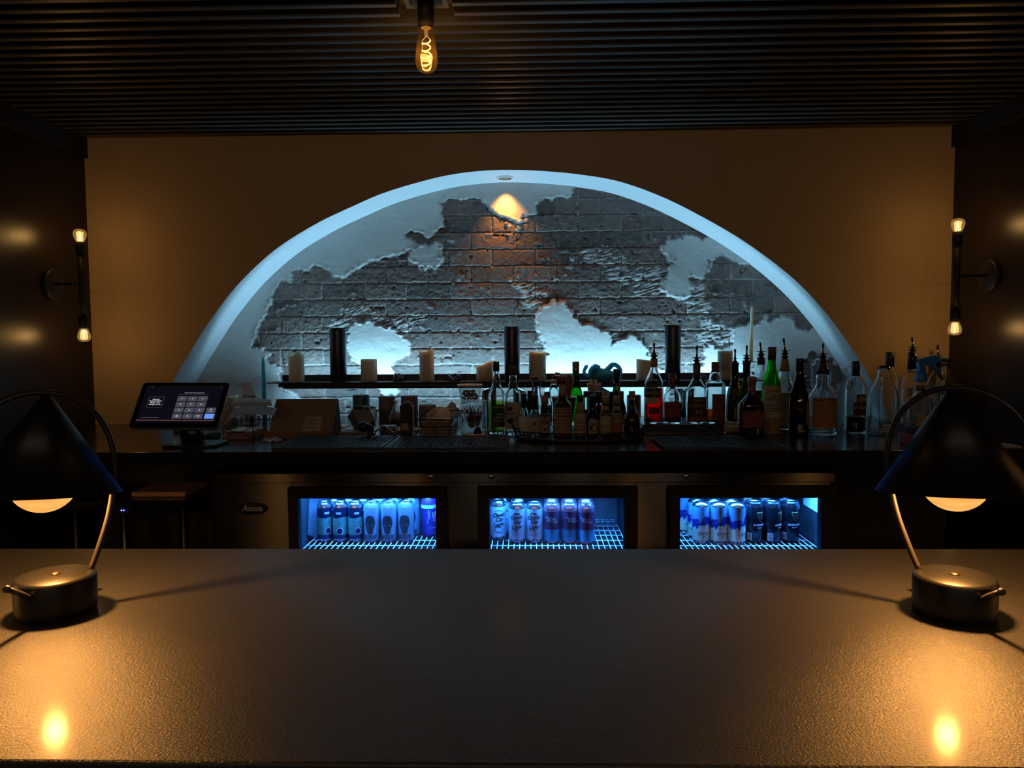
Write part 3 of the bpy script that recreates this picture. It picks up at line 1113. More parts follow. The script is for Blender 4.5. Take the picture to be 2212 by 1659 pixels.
def can_cream():
    T = thing('beer_can', 'x', 'can')
    r, h = .0328, .157
    can_shell(T, r, h, M_alu, flip=True)

    def e1(a):
        return .098 + .006 * math.sin(2 * a + .4) + .006 * math.sin(5 * a) + .003 * math.sin(9 * a + 1)

    def e2(a):
        return .070 + .007 * math.sin(2 * a + .9) - .011 * max(0, math.sin(7 * a + .5)) ** 3 + .003 * math.sin(11 * a)
    mb = MB(); band(mb, r, .013, e2); mb.build('lower_sleeve', lacquer('cream lacquer', (.60, .55, .34), .35, .3), T)
    mb = MB(); band(mb, r, e2, e1); mb.build('drip_band', lacquer('royal blue lacquer', (.02, .03, .22), .3, .3), T)
    mb = MB(); band(mb, r, e1, h - .013); mb.build('upper_sleeve', lacquer('light blue lacquer', (.20, .42, .62), .3, .5), T)
    mb = MB()
    text_wrap(mb, 'WHITE', .0155, r, .0545, 0, flip=True, bold=.0003)
    text_wrap(mb, 'HOLIDAY', .0040, r, .0855, -.45, flip=True)
    mb.build('lettering', M_whiteink, T)
    mb = MB()
    text_wrap(mb, 'PLACE', .0135, r, .0405, 0, flip=True, bold=.0002)
    rows_patch(mb, r, disc_rows(.0030, .0285, 8), .001)
    mb.build('dark_lettering', mat('dark blue ink', (.02, .03, .06), .5), T)
    return T


def can_black():
    T = thing('beer_can', 'x', 'can')
    r, h = .0330, .158
    can_shell(T, r, h, lacquer('black lacquer', (.006, .006, .008), .22, .0))
    mb = MB()
    text_wrap(mb, 'GUINNESS', .0105, r, .072, 0, bold=.0003)
    text_wrap(mb, 'DRAUGHT', .0042, r, .061, 0, bold=.0002)
    mb.build('lettering', M_whiteink, T)
    hp = MB()

    def w(x, z):
        return ((r + .0008) * math.sin(x / r), -(r + .0008) * math.cos(x / r), z)
    hp.tube([w(-.011, .119), w(-.0085, .1215), w(-.004, .1205), w(.002, .1195), w(.008, .121), w(.0105, .1225)], .0008, 6)     # neck of the harp
    hp.tube([w(-.011, .119), w(-.0095, .112), w(-.0055, .100), w(0, .090), w(.003, .085)], .0007, 6)                           # pillar
    hp.tube([w(.0105, .1225), w(.0105, .112), w(.0085, .098), w(.003, .085)], .0010, 6)                                         # sound box
    for i in range(5):
        x0 = -.007 + i * .0035
        hp.tube([w(x0, .120), w(x0 + .002, .098 - .002 * i + .003 * abs(i - 2))], .00025, 4)
    hp.build('harp_emblem', lacquer('dull gold ink', (.30, .25, .12), .4, .6), T)
    mb = MB(); rows_patch(mb, r, [(.012, -.010, .010), (.040, -.010, .010)], -.0405); bo = mb.build('barcode', M_whiteink, T)
    mb = MB()
    for i in range(9):
        rows_patch(mb, r, [(.014 + .0027 * i, -.008, .008), (.0155 + .0027 * i, -.008, .008)], -.0405, 4, .0012)
    mb.build('barcode_stripe', M_ink, bo)
    return T


def can_purple():
    T = thing('beer_can', 'x', 'can')
    r, h = .0328, .157
    can_shell(T, r, h, lacquer('violet lacquer', (.16, .06, .42), .3, .4))
    mb = MB(); band(mb, r, .012, .116); mb.build('sleeve', lacquer('deep violet lacquer', (.04, .02, .14), .3, .2), T)
    mb = MB(); band(mb, r, .116, .130, eps=.0006); mb.build('pale_band', lacquer('pale aqua lacquer', (.45, .68, .75), .3, .2), T)
    mb = MB()

    def w(x, z):
        return ((r + .0009) * math.sin(x / r), -(r + .0009) * math.cos(x / r), z)
    for pl_ in ([(-.020, .100), (.008, .104)], [(-.006, .110), (-.010, .056), (-.024, .078), (.004, .082)], [(.000, .104), (-.004, .078), (.014, .062), (.010, .100)], [(.010, .080), (.022, .090)], [(.022, .104), (.020, .060), (.030, .074)]):
        mb.tube([w(*p) for p in pl_], .0010, 6)
    text_wrap(mb, 'BLACKBERRY', .006, r, .038, .3)
    mb.build('scrawled_lettering', lacquer('lilac ink', (.55, .30, .80), .4, .2), T)
    return T


kinds = [
    (can_navy, 'cans in the left cooler bay', 'slim navy and green can', .156,
     [((702, 1168), None, .75, 'leftmost in the front row of the left cooler bay'), ((736.2, 1168), None, .15, 'second in front row of the left cooler bay'), ((768.7, 1168), None, .55, 'in front row, next to the silver-blue cans'),
      (None, (722, 1076), .2, 'behind the front row, leftmost of the three lids'), (None, (753, 1076), .2, 'behind the front row, middle of the three lids'), (None, (783, 1076), .2, 'behind the front row, rightmost of the three lids')]),
    (can_ghost, 'cans in the left cooler bay', 'silver-blue head can', .156,
     [((804.2, 1168), None, -.05, 'in front row right beside the navy cans'), ((841, 1168), None, -.03, 'in the middle of its front three'), ((877, 1167), None, -.02, 'rightmost of its front three'),
      (None, (815, 1074), 0, 'in second row, leftmost of its three'), (None, (852, 1074), 0, 'in second row, middle of its three'), (None, (889, 1074), 0, 'in second row, rightmost of its three')]),
    (can_lager, 'cans in the middle cooler bay', 'pale blue can with script', .156,
     [((1076, 1163.6), None, .15, 'leftmost and set slightly back in the middle bay'), ((1117.4, 1170), None, -.05, 'second in the front row of the middle bay'), ((1155, 1170), None, -.12, 'beside the plum and teal cans'),
      (None, (1083, 1074.5), 0, 'directly behind the leftmost can of the middle bay'), (None, (1120, 1075), 0, 'directly behind the second can of the middle bay')]),
    (can_pink, 'cans in the middle cooler bay', 'plum and teal can with pink shoulder', .157,
     [((1191.9, 1170.5), None, .05, 'in front row beside the pale blue cans'), ((1229.5, 1170.5), None, .40, 'in the middle of its front three'), ((1266.4, 1172), None, .0, 'in front row next to the empty wire rack'),
      (None, (1191, 1075), 0, 'in second row, leftmost of its three'), (None, (1228.5, 1075.5), 0, 'in second row, middle of its three'), (None, (1265, 1075.5), 0, 'in second row, rightmost of its three')]),
    (can_cream, 'cans in the right cooler bay', 'upside-down cream and blue can', .157,
     [((1513.4, 1170.5), None, .1, 'leftmost of its front three'), ((1551.4, 1171.5), None, .25, 'in the middle of its front three'), ((1590.2, 1173), None, .85, 'in front row beside the black cans'),
      (None, (1504, 1076.5), -.3, 'in second row, leftmost of its three'), (None, (1541, 1076.5), 0, 'in second row, middle of its three'), (None, (1577, 1076.5), 0, 'in second row, rightmost of its three'),
      (None, (1478, 1066), .6, 'in third row at the far left of the right bay'), (None, (1455, 1060), .3, 'farthest back at the left edge of the right bay')]),
    (can_black, 'cans in the right cooler bay', 'black can with harp and white lettering', .158,
     [((1629, 1169.4), None, .35, 'in front row beside the cream cans'), ((1666.3, 1170), None, .75, 'in the middle of its front three'), ((1706.6, 1168.6), None, .15, 'rightmost of its front three'),
      (None, (1613, 1073), 0, 'in second row, leftmost of its three'), (None, (1651, 1073.5), 0, 'in second row, middle of its three'), (None, (1692, 1072.5), 0, 'in second row, rightmost of its three')]),
    (can_purple, 'cans in the left cooler bay', 'violet can with scrawled lilac lettering', .157, [((928, 1156), None, .25, 'alone at the right of the left bay')]),
]
CAN_R = {can_navy: .0295, can_ghost: .0328, can_lager: .0328, can_pink: .0331, can_cream: .0331, can_black: .0333, can_purple: .0331}
placed = []
for fn, grp, base_lab, h_, items in kinds:
    proto = fn()
    for i, (bp_, lp_, rz_, lab) in enumerate(items):
        p = onZ(bp_[0], bp_[1], ZR) if bp_ else onZ(lp_[0], lp_[1], ZR + h_)
        p.z = ZR + .0002
        for _ in range(14):
            for q, rq in placed:                      # cans stand side by side, never inside each other
                d_ = Vector((p.x - q.x, p.y - q.y, 0))
                need = CAN_R[fn] + rq + .0006
                if d_.length < need:
                    p += Vector((d_.x * .35, abs(d_.y) + .004, 0)).normalized() * (need - d_.length) * 1.05
        placed.append((p.copy(), CAN_R[fn]))
        if i == 0:
            o = proto
            o.location = p
            o.rotation_euler.z = rz_
            o['label'] = base_lab + ' ' + lab
            o['group'] = grp
        else:
            copy_thing(proto, p, base_lab + ' ' + lab, grp, rz_)
# round translucent lid leaning at the left of the left bay
P = onZ(686, 1166, ZR)
M_lid = thin('frosted plastic', (.75, .8, .85), .3, dens=.16, dcol=(.6, .65, .7))
Mt = Matrix.Rotation(math.radians(62), 4, 'Z') @ Matrix.Translation((0, 0, .105)) @ Matrix.Rotation(math.radians(84), 4, 'X')
o = MB().lathe([(.095, 0), (.105, .001), (.106, .006), (.101, .007), (.095, .003), (.0005, .003)], 56, M=Mt).build('frosted_plate', M_lid, None, loc=P + Vector((-.015, .05, .001)))
tag(o, 'round frosted plastic plate standing on edge at the left of the left cooler bay', 'plate')

# ---- steel drainboard with cutting board under the left end of the counter
ds = thing('drainboard', 'stainless drainboard in the dark under the left end of the back counter', 'sink', (onY(320, 1090, 2.62).x, 2.62, 0))
za, zb2 = onY(320, 1082, 2.62).z, onY(320, 1101, 2.62).z
xa, xb_ = onY(130, 1090, 2.62).x - ds.location.x, onY(408, 1090, 2.62).x - ds.location.x
MB().prism([(xa, za), (xb_, za), (xb_ - .015, zb2), (xa, zb2)], 0, .006).build('front_lip', M_steel, ds)
MB().box(xa, xb_, .006, .40, za - .012, za - .004).build('deck', M_steel, ds)
MB().box(xa, xb_, .39, .40, za - .004, za + .10).build('splashback', M_steel, ds)
for xx in (xa + .03, xb_ - .04):
    for yy in (.04, .36):
        MB().lathe([(.016, 0), (.016, za - .012)], 14, M=Matrix.Translation((xx, yy, 0))).build('leg', M_steel, ds)
M_ply = mat('pale chopping board', (0.45, 0.28, 0.16), .5, var=.2, scale=8, stretch=(1, 8, 8))
P = onZ(343, 1060, za + .018)
w = mpp(P)
o = MB().box(-58 * w, 60 * w, -.06, .14, 0, .018).build('chopping_board', M_ply, None, .003, loc=(P.x, P.y + .05, za - .0034))
tag(o, 'pale chopping board lying on the drainboard under the counter', 'board')
P = onY(262, 1104, 2.60)
dv = thing('power_box', 'small black box with two blue indicator lights hanging below the drainboard lip', 'device', (P.x, 2.612, P.z))
MB().box(-.03, .03, .0, .008, -.02, .008).build('case', M_frame, dv, .002)
for dx in (-.006, .003):
    MB().sphere((dx, -.001, 0), .0022, 10, 6).build('indicator', emit('blue indicator', (.05, .05, 1.0), 30), dv)
# ================================================================== bottles, candles and things on the counter
G_clear = glass('clear bottle glass', (.97, .99, .99))
G_green = glass('green bottle glass', (.10, .62, .22))
G_ygreen = glass('emerald bottle glass', (.06, .75, .16))
G_olive = mat('dark olive glass', (.018, .020, .008), .06, spec=.6, var=.05)
G_black = mat('black bottle glass', (.006, .006, .007), .05, spec=.6, var=.05)
G_brown = mat('dark amber glass', (.030, .012, .005), .06, spec=.6, var=.05)
W_ = dict(
    black=mat('black cap plastic', (.012, .012, .013), .4),
    black2=mat('black foil', (.015, .014, .014), .3, spec=.6),
    wine=mat('dark red foil', (.13, .025, .022), .4),
    red=mat('red cap', (.28, .05, .04), .45),
    rust=mat('rust wax seal', (.25, .075, .05), .45, var=.2),
    tan=mat('tan cap', (.42, .26, .12), .55, var=.15),
    brown=mat('brown cap', (.16, .09, .05), .5),
    cork=mat('pale stopper', (.60, .48, .36), .7),
    gold=mat('olive gold cap', (.28, .24, .10), .35, metal=.6),
    cream=mat('cream label paper', (.52, .42, .30), .8, var=.08),
    tanp=mat('tan label paper', (.42, .29, .18), .8, var=.1),
    white=mat('white label paper', (.62, .60, .56), .8, var=.05),
    orange=mat('orange label paper', (.42, .18, .04), .75, var=.15),
    rustp=mat('rust label paper', (.36, .10, .05), .75, var=.1),
    redp=mat('dull red label paper', (.26, .06, .055), .75, var=.1),
    maroon=mat('maroon label paper', (.085, .022, .018), .7, var=.15),
    straw=mat('woven straw', (.34, .20, .09), .8, var=.3, scale=120, bump=.5),
    blue=mat('blue collar label', (.05, .16, .34), .6),
    dgreen=mat('dark green label', (.035, .05, .025), .6),
    sky=mat('grey label paper', (.30, .33, .35), .8),
    pinkp=mat('pink label paper', (.42, .20, .17), .8),
)
I_dark = mat('dark print', (.035, .025, .02), .7)
I_red = mat('red print', (.30, .05, .03), .7)
I_tan = mat('tan print', (.45, .33, .2), .7)
I_pale = mat('pale print', (.55, .50, .42), .7)
L_red = thin('red aperitif', (.98, .03, .04), .02, 1.1)
L_amber = thin('amber spirit', (.62, .20, .03), .02, 1.1)
L_dark = thin('dark brown liqueur', (.22, .05, .01), .02, 1.1)
L_green = thin('yellow green liqueur', (.62, .78, .22), .02, 1.1)
L_clear = thin('clear spirit', (.93, .96, .97), .02, 1.1)
L_pink = thin('dark pink liqueur', (.30, .07, .05), .02, 1.1)
M_spout = mat('polished spout', (.7, .62, .55), .15, metal=1)
M_rubber = mat('black rubber', (.012, .012, .012), .5)
ZRIS = ZC + 0.04


def base(cx, yb, z=ZC):
    P = onZ(cx, yb, z)
    return P, mpp(P)


def fine(prof, k=3):
    """round a (r, h) outline without overshooting"""
    out = [prof[0]]
    for i in range(1, len(prof) - 1):
        a, b_, c = prof[i - 1], prof[i], prof[i + 1]
        t = .35
        p0 = (b_[0] + (a[0] - b_[0]) * t, b_[1] + (a[1] - b_[1]) * t)
        p2 = (b_[0] + (c[0] - b_[0]) * t, b_[1] + (c[1] - b_[1]) * t)
        for j in range(k + 1):
            s_ = j / k
            out.append(((1 - s_) ** 2 * p0[0] + 2 * s_ * (1 - s_) * b_[0] + s_ * s_ * p2[0], (1 - s_) ** 2 * p0[1] + 2 * s_ * (1 - s_) * b_[1] + s_ * s_ * p2[1]))
    out.append(prof[-1])
    return out


def radius_at(pr, h):
    for (r0, h0), (r1, h1) in zip(pr[:-1], pr[1:]):
        if h0 <= h <= h1:
            return r0 + (r1 - r0) * (h - h0) / max(1e-6, h1 - h0)
    return pr[-1][0] if h > pr[-1][1] else pr[0][0]


def pourer(root, k, h, hw, tip, lean=.15, name='pour_spout'):
    """black stopper with flanges and a leaning metal tube; h base height, tip height in px"""
    p = MB().lathe([(hw * .7 * k, (h - 5) * k), (hw * .7 * k, h * k), (hw * .95 * k, (h + 1) * k), (hw * .95 * k, (h + 3) * k), (hw * .6 * k, (h + 4) * k), (hw * .6 * k, (h + 7) * k), (hw * 1.0 * k, (h + 8) * k),
                    (hw * 1.0 * k, (h + 10) * k), (hw * .55 * k, (h + 11) * k), (hw * .5 * k, (h + 14) * k), (hw * 1.25 * k, (h + 15) * k), (hw * 1.25 * k, (h + 16) * k), (.001, (h + 16.2) * k)], 20)
    po = p.build(name, M_rubber, root)
    b0, b1 = Vector((0, 0, (h + 15) * k)), Vector((-(tip - h - 15) * k * lean, 0, tip * k))
    m_ = b0.lerp(b1, .68)
    MB().tube([b0, b0.lerp(b1, .35), m_], [2.6 * k, 2.3 * k, 2.1 * k], 10).build('spout_tube', M_spout, po)
    MB().tube([m_, b1], [2.5 * k, 2.2 * k], 10).build('spout_tip', M_rubber, po)


def bottle(label, cx, yb, prof, gm, z=ZC, n=2.0, flat=1.0, rz=0.0, liq=None, caps=(), labels=(), pour=None, group='liquor bottles on the back counter', name='liquor_bottle', solid=None, wall=1.6, cat='bottle', marks=()):
    P, k = base(cx, yb, z)
    T = thing(name, label, cat, P, group, rz)
    pr = fine([(hw, yb - y_) for hw, y_ in prof])
    pk = [(r * k, h * k) for r, h in pr]
    if solid is None:
        solid = gm in (G_olive, G_black, G_brown)
    seg = 40
    if solid:
        MB().lathe([(pk[0][0] * .85, 0)] + [(r, max(h, .002)) for r, h in pk] + [(.0008, pk[-1][1])], seg, n, flat).build('glass_body', gm, T)
    else:
        inner = [(max(.6, r - wall) * k, max(h, 4.5) * k) for r, h in pr]
        ring = [(.0005, .0012)] + [(pk[0][0] * .8, .0006)] + [(r, max(h, .0016)) for r, h in pk] + inner[::-1] + [(.0005, 4.5 * k)]
        MB().lathe(ring, seg, n, flat).build('glass_body', gm, T)
    if liq:
        yt, lm = liq
        ht = yb - yt
        lp = [(max(.4, r - wall - .5) * k, h * k) for r, h in pr if 5.2 <= h < ht]
        rt = max(.4, radius_at(pr, ht) - wall - .5) * k
        rb = max(.4, radius_at(pr, 5.2) - wall - .5) * k
        MB().lathe([(.0005, 5.0 * k), (rb, 5.0 * k)] + lp + [(rt, ht * k), (.0005, ht * k)], seg, n, flat).build('liquid', lm, T)
    for nm, cp, cm in caps:
        c_ = [(hw * k, (yb - y_) * k) for hw, y_ in cp]
        nn = n if nm in ('wax_seal',) else 2.0
        MB().lathe([(.0005, c_[0][1])] + c_ + [(.0005, c_[-1][1])], 28, nn).build(nm, cm, T, .0004 * 0)
    for lb in labels:
        h0, h1 = yb - lb['y'][0], yb - lb['y'][1]
        a0, a1 = lb.get('a', (-1.2, 1.2))

        def rf(zz):
            return radius_at(pr, zz / k) * k
        mb = MB().patch(rf, h0 * k, h1 * k, a0, a1, n, flat, .0004 if 'e' not in lb else lb['e'], 24, 6)
        lo = mb.build(lb.get('name', 'label'), W_[lb['m']] if isinstance(lb['m'], str) else lb['m'], T)
        for t in lb.get('t', ()):
            s_, size, ty, im = t[:4]
            an = t[4] if len(t) > 4 else 0.0
            mb = MB()
            hh = yb - ty
            if s_ == '--':                        # a row of print too small to read
                for i in range(int(t[5] if len(t) > 5 else 3)):
                    hz = (hh - i * size) * k
                    wdt = (a1 - a0) * (.34 + .08 * ((i * 7) % 3 - 1))
                    mb2 = MB().patch(rf, hz - .32 * size * k, hz, an + (a0 + a1) / 2 - wdt, an + (a0 + a1) / 2 + wdt, n, flat, .0012, 10, 1)
                    mb.add(mb2.v, mb2.f, True)
                mb.build('fine_print', im, lo)
            elif s_ == 'o':
                r0 = rf(hh * k)
                vs = [((r0 * sec(an + size * k * math.sin(q) / r0, n) + .0013) * math.sin(an + size * k * math.sin(q) / r0), -(r0 * sec(an + size * k * math.sin(q) / r0, n) + .0013) * math.cos(an + size * k * math.sin(q) / r0) * flat, (hh + size * math.cos(q)) * k) for q in [2 * PI * i / 20 for i in range(20)]]
                mb.add(vs, [tuple(range(20))[::-1]], False)
                mb.build('round_print', im, lo)
            else:
                tv = text_geo(s_, size * k * 1.3, bold=.0003)[0]
                tw_ = max(v_[0] for v_ in tv) - min(v_[0] for v_ in tv)
                fit = min(1.0, .90 * (a1 - a0) * rf(hh * k) / tw_)
                text_wrap(mb, s_, size * k * 1.3 * fit, rf(hh * k), hh * k, (a0 + a1) / 2 if fit < 1 else an, n, flat, .0013, bold=.0003 * fit)
                mb.build('lettering', im, lo)
    if pour:
        pourer(T, k, yb - pour[0], pour[1], yb - pour[2], pour[3] if len(pour) > 3 else .12)
    return T


# ---- low black riser under the bottles beside the oval tray
p0, p1 = onZ(1388, 918, ZRIS), onZ(1566, 918, ZRIS)
rs_ = MB().box(0, p1.x - p0.x, 0, .27, 0, .04).build('riser', mat('black riser laminate', (.012, .012, .013), .3), None, .002, loc=(p0.x, p0.y, ZC))
tag(rs_, 'low black riser on the counter under the red aperitif bottle', 'riser')
G = 'bottles on the black riser'
bottle('clear bottle of bright red aperitif with pour spout on the black riser', 1412, 914.5, [(20, 914.5), (20.5, 905), (20.5, 835), (19.5, 826), (14, 812), (8.5, 800), (7, 790), (7, 776)], G_clear, ZRIS, liq=(838, L_red), group=G, rz=0,
       caps=[('neck_foil', [(7.6, 793), (7.6, 776)], W_['tan'])], pour=(778, 8, 741, .0),
       labels=[dict(y=(857, 838), a=(-1.75, .55), m='black', e=.0006, t=[('CAMPARI', 12.5, 848, I_tan, -.60)]), dict(y=(870, 857), a=(-1.15, .25), m='cream'), dict(y=(838, 834), a=(-1.1, .3), m='sky'), dict(y=(893, 878), a=(-.7, .45), m=mat('dark red oval', (.16, .01, .015), .6))])
bottle('squat clear bottle with dusky pink wax neck and pink label on the riser', 1452, 914.5, [(18.5, 914.5), (19, 906), (19, 865), (17, 852), (10, 842), (7, 837), (7, 825), (7, 812)], G_clear, ZRIS, 3.0, liq=(868, L_pink), group=G,
       caps=[('wax_neck', [(7.8, 835), (7.4, 822), (8.2, 814)], W_['rust']), ('stopper', [(7.6, 814), (7.6, 807)], W_['brown'])],
       labels=[dict(y=(899, 869), a=(-1.05, 1.05), m='redp', t=[('--', 5, 876, I_dark, 0, 1)])])
bottle('clear bottle with brown neck, dark maroon diamond label and pour spout on the riser', 1504, 914.5, [(21, 914.5), (21.5, 906), (21.5, 848), (20, 838), (13, 826), (8.5, 818), (7.5, 806), (7.5, 787)], G_clear, ZRIS, liq=(868, L_amber), group=G,
       caps=[('neck_foil', [(8.2, 818), (7.8, 800), (8.0, 787)], W_['brown'])], pour=(788, 7.5, 747, .0),
       labels=[dict(y=(898, 856), a=(-1.2, 1.25), m='maroon', t=[('STRAIGHT', 4.5, 863, I_tan, .1), ('RITTENHOUSE', 6.2, 875, I_tan, .1), ('RYE', 7, 888, I_tan, .1)]), dict(y=(908, 898), a=(-.95, 1.25), m='rustp', t=[('--', 4, 901, I_dark, .1, 2)])])
bottle('clear square-shouldered bottle with brown cap and jagged-top brown label on the riser', 1544, 914.5, [(20, 914.5), (20.5, 908), (20.5, 832), (19, 826), (14, 823), (12.5, 818), (11, 808), (9, 804), (8, 800)], G_clear, ZRIS, 4.0, .8, liq=(884, L_amber), group=G,
       caps=[('cap', [(8.2, 804), (8.2, 796), (7.6, 795.5), (8.2, 795), (8.2, 782)], W_['brown'])],
       labels=[dict(y=(904, 850), a=(-.45, 1.0), m=mat('rye brown label', (.16, .055, .025), .6, var=.3, scale=60, stretch=(6, 6, .4)))])
# grey candle glass behind the pink-necked bottle
P, k = base(1477, 909, ZC)
T = thing('candle_jar', 'grey candle in a clear glass jar behind the pink-necked bottle', 'candle', P)
MB().lathe([(.0005, .001), (17 * k, .001), (18 * k, .004), (18 * k, 68 * k), (16.6 * k, 68 * k), (16.6 * k, .008), (.0005, .008)], 36).build('glass_jar', G_clear, T)
MB().lathe([(.0005, .009), (16 * k, .009), (16 * k, 36 * k), (.0005, 36 * k)], 32).build('wax', mat('grey wax', (.26, .32, .34), .5, sss=.1), T)

# ---- right-hand group standing on the counter
G = 'bottles on the right part of the counter'
bottle('dark olive wine bottle with dark neck and pour spout, left of the yellowish one', 1586, 921, [(17, 921), (18, 914), (18, 862), (15, 845), (9.5, 826), (7.5, 812), (7.2, 785)], G_olive, group=G, caps=[('neck_foil', [(7.8, 815), (7.6, 790), (8.6, 788), (8.6, 783)], W_['black2'])],
       pour=(790, 5, 754, .0), labels=[dict(y=(853, 838), a=(-.6, .75), m=mat('amber shoulder print', (.20, .13, .02), .5)), dict(y=(904, 878), a=(-.3, .7), m='tanp')])
bottle('dark wine bottle with yellow-green glass glow, cream label edge and pour spout', 1611, 926, [(19, 926), (20, 918), (20, 868), (17, 850), (10, 832), (7.5, 818), (7.2, 786)], glass('olive yellow glass', (.30, .30, .02)), group=G, wall=2.2,
       caps=[('neck_ring', [(8.5, 788), (8.5, 779)], W_['black'])], pour=(783, 7, 746, .0), liq=(868, L_dark), labels=[dict(y=(908, 868), a=(-1.1, .3), m='dgreen'), dict(y=(912, 872), a=(-1.35, -1.1), m='cream')])
bottle('square dark bottle with rust wax neck and dull red label, nearest the folded towel', 1623, 946, [(24, 946), (25, 938), (25, 878), (23, 868), (15, 858), (9.5, 852), (8.5, 845)], G_black, group=G, n=3.5, flat=.85,
       caps=[('glass_collar', [(9.2, 853), (8.6, 846)], W_['gold']), ('wax_seal', [(10, 847), (7.6, 842), (7.9, 828), (8.6, 826), (8.6, 815), (8.2, 814)], W_['rust'])],
       labels=[dict(y=(921, 887), a=(-.98, .98), m='redp')])
bottle('clear bottle with tall black cap and pour spout behind the rust-sealed bottle', 1642, 920, [(17, 920), (17.5, 912), (17.5, 830), (15, 818), (9, 806), (7.4, 796), (7.2, 780)], G_clear, group=G, caps=[('screw_cap', [(8.2, 787), (8.2, 772)], W_['black2'])], pour=(775, 7.5, 740, .12),
       liq=(852, L_dark), labels=[dict(y=(870, 842), a=(-.9, .9), m='black', t=[('RS', 9, 852, I_pale, .3)])])
bottle('bright green bottle with dark red cap, cream label and woven straw lower half', 1665, 937, [(19, 937), (20, 930), (20, 838), (18.5, 826), (14, 812), (9.5, 797), (8, 785), (7.8, 772)], G_ygreen, group=G, liq=(842, L_dark), wall=2,
       caps=[('cap', [(8.6, 775), (8.4, 765), (8.8, 764), (8.8, 750), (8.4, 749.5)], W_['wine'])],
       labels=[dict(y=(900, 832), a=(-1.3, 1.35), m='cream', t=[('LUXARDO', 6, 843, I_red, .25), ('--', 4.6, 852, I_dark, .25, 8)]), dict(y=(936, 900), a=(-PI, PI), m='straw', e=.0012)])
bottle('clear embossed bottle with small dot on tan neck label and pour spout', 1693, 928, [(19, 928), (20, 920), (20, 838), (17, 826), (13, 815), (10.5, 803), (8, 788), (7, 776)], G_clear, group=G, pour=(773, 7.8, 731, .13), liq=(850, L_dark),
       caps=[('neck_label', [(10.6, 802), (7.6, 780), (7.5, 776)], W_['tanp'])], labels=[dict(y=(920, 848), a=(-1.0, 1.0), m='tanp')])
bottle('tall black wine bottle with orange side label right of the green bottle', 1725, 939, [(20, 939), (21, 932), (21, 872), (18, 850), (11, 822), (8, 806), (7.6, 790), (7.6, 776)], G_black, group=G, caps=[('foil', [(8, 803), (7.9, 786), (8.6, 785), (8.6, 775), (8, 774)], W_['black2'])],
       labels=[dict(y=(917, 868), a=(.45, 1.4), m='orange'), dict(y=(932, 926), a=(-.5, .5), m='black2', t=[('TEAK', 4.5, 929, I_pale, 0)])])
bottle('squat clear bottle with tapered black neck, plain orange label and pour spout', 1775, 938, [(28, 938), (29, 930), (28, 862), (25, 852), (15.5, 838), (13, 828), (14, 815), (12, 803)], G_clear, group=G, liq=(922, L_clear), n=2.4,
       caps=[('neck_wrap', [(14.8, 806), (11.5, 796), (8.2, 787), (8.4, 778)], W_['black2'])], pour=(780, 8, 742, .05), labels=[dict(y=(921, 857), a=(-1.05, 1.0), m='orange')])
bottle('slim clear bottle with black screw cap and dark oval label lettered in white', 1846, 936, [(20, 936), (20.5, 929), (20.5, 832), (18.5, 826), (11, 815), (8, 810), (7.5, 800)], G_clear, group=G, liq=(900, L_dark), n=2.6,
       caps=[('screw_cap', [(8.2, 812), (8.2, 780.5), (7.6, 780)], W_['black'])],
       labels=[dict(y=(896, 868), a=(-.55, .95), m='maroon', t=[('ST. ELDER', 6, 879, I_pale, .2)]), dict(y=(868, 850), a=(-.3, .75), m='maroon', t=[('o', 7, 861, mat('orange fruit print', (.45, .17, .03), .6), .15), ('o', 6, 861, mat('yellow fruit print', (.5, .33, .05), .6), .5)])])
BIG = bottle('large clear swing-top bottle with open neck left of the right lamp', 1906, 937, [(30, 937), (31, 928), (31, 858), (27, 842), (17, 824), (12, 806), (11.5, 790)], G_clear, group=G, liq=(905, L_clear), wall=2)
P, k = BIG.location, mpp(BIG.location)
hb_ = MB()
hb_.tube([(-11 * k, -.004, 133 * k), (-6 * k, -12 * k, 124 * k), (10 * k, -13 * k, 115 * k)], .0009, 6)
hb_.build('wire_bail', mat('bail wire', (.12, .12, .12), .3, metal=1), BIG)
bottle('clear bottle with tall black screw cap behind the large swing-top bottle', 1919, 920, [(20, 920), (21, 912), (21, 822), (18, 808), (10, 798), (8.5, 790), (8, 780)], G_clear, group=G, liq=(890, L_clear), caps=[('screw_cap', [(8.6, 792), (8.6, 761.5), (8, 761)], W_['black'])])
bottle('clear bottle with black-wrapped neck, pour spout and black lettering behind the right lamp', 1967, 925, [(22, 925), (23, 918), (23, 825), (20, 812), (12, 803), (9, 797), (8.4, 770)], G_clear, group=G, liq=(880, L_clear),
       caps=[('neck_wrap', [(9.4, 797), (9.4, 775), (8.8, 762)], W_['black2']), ('neck_band', [(9.2, 805), (9.5, 797)], W_['white'])], pour=(765, 8, 729, .1),
       labels=[dict(y=(857, 836), a=(-.9, .1), m='tanp'), dict(y=(905, 876), a=(-1.2, 1.1), m='tanp'), dict(y=(875, 862), a=(-1.1, .9), m='cream', t=[('adDex', 11, 869, I_dark, -.1)])])
bottle('clear bottle with slim pour spout standing behind the blue spray bottle', 2022, 914, [(20, 914), (21, 906), (21, 830), (18, 818), (8, 800), (7, 785)], G_clear, group=G, liq=(860, L_amber), caps=[('collar', [(7.5, 792), (7.5, 782)], W_['black'])], pour=(784, 6, 745, .05), labels=[dict(y=(890, 845), a=(-1, 1), m='tanp')])
bottle('bottle with black cap and grey neck at the far right against the wall', 2039, 920, [(19, 920), (20, 912), (20, 838), (16, 826), (9, 812), (8, 800), (8, 785)], G_clear, group=G, liq=(850, L_dark), caps=[('cap', [(9.5, 783), (9.5, 774), (9, 773)], W_['black'])], labels=[dict(y=(900, 850), a=(-1, 1), m='sky')])
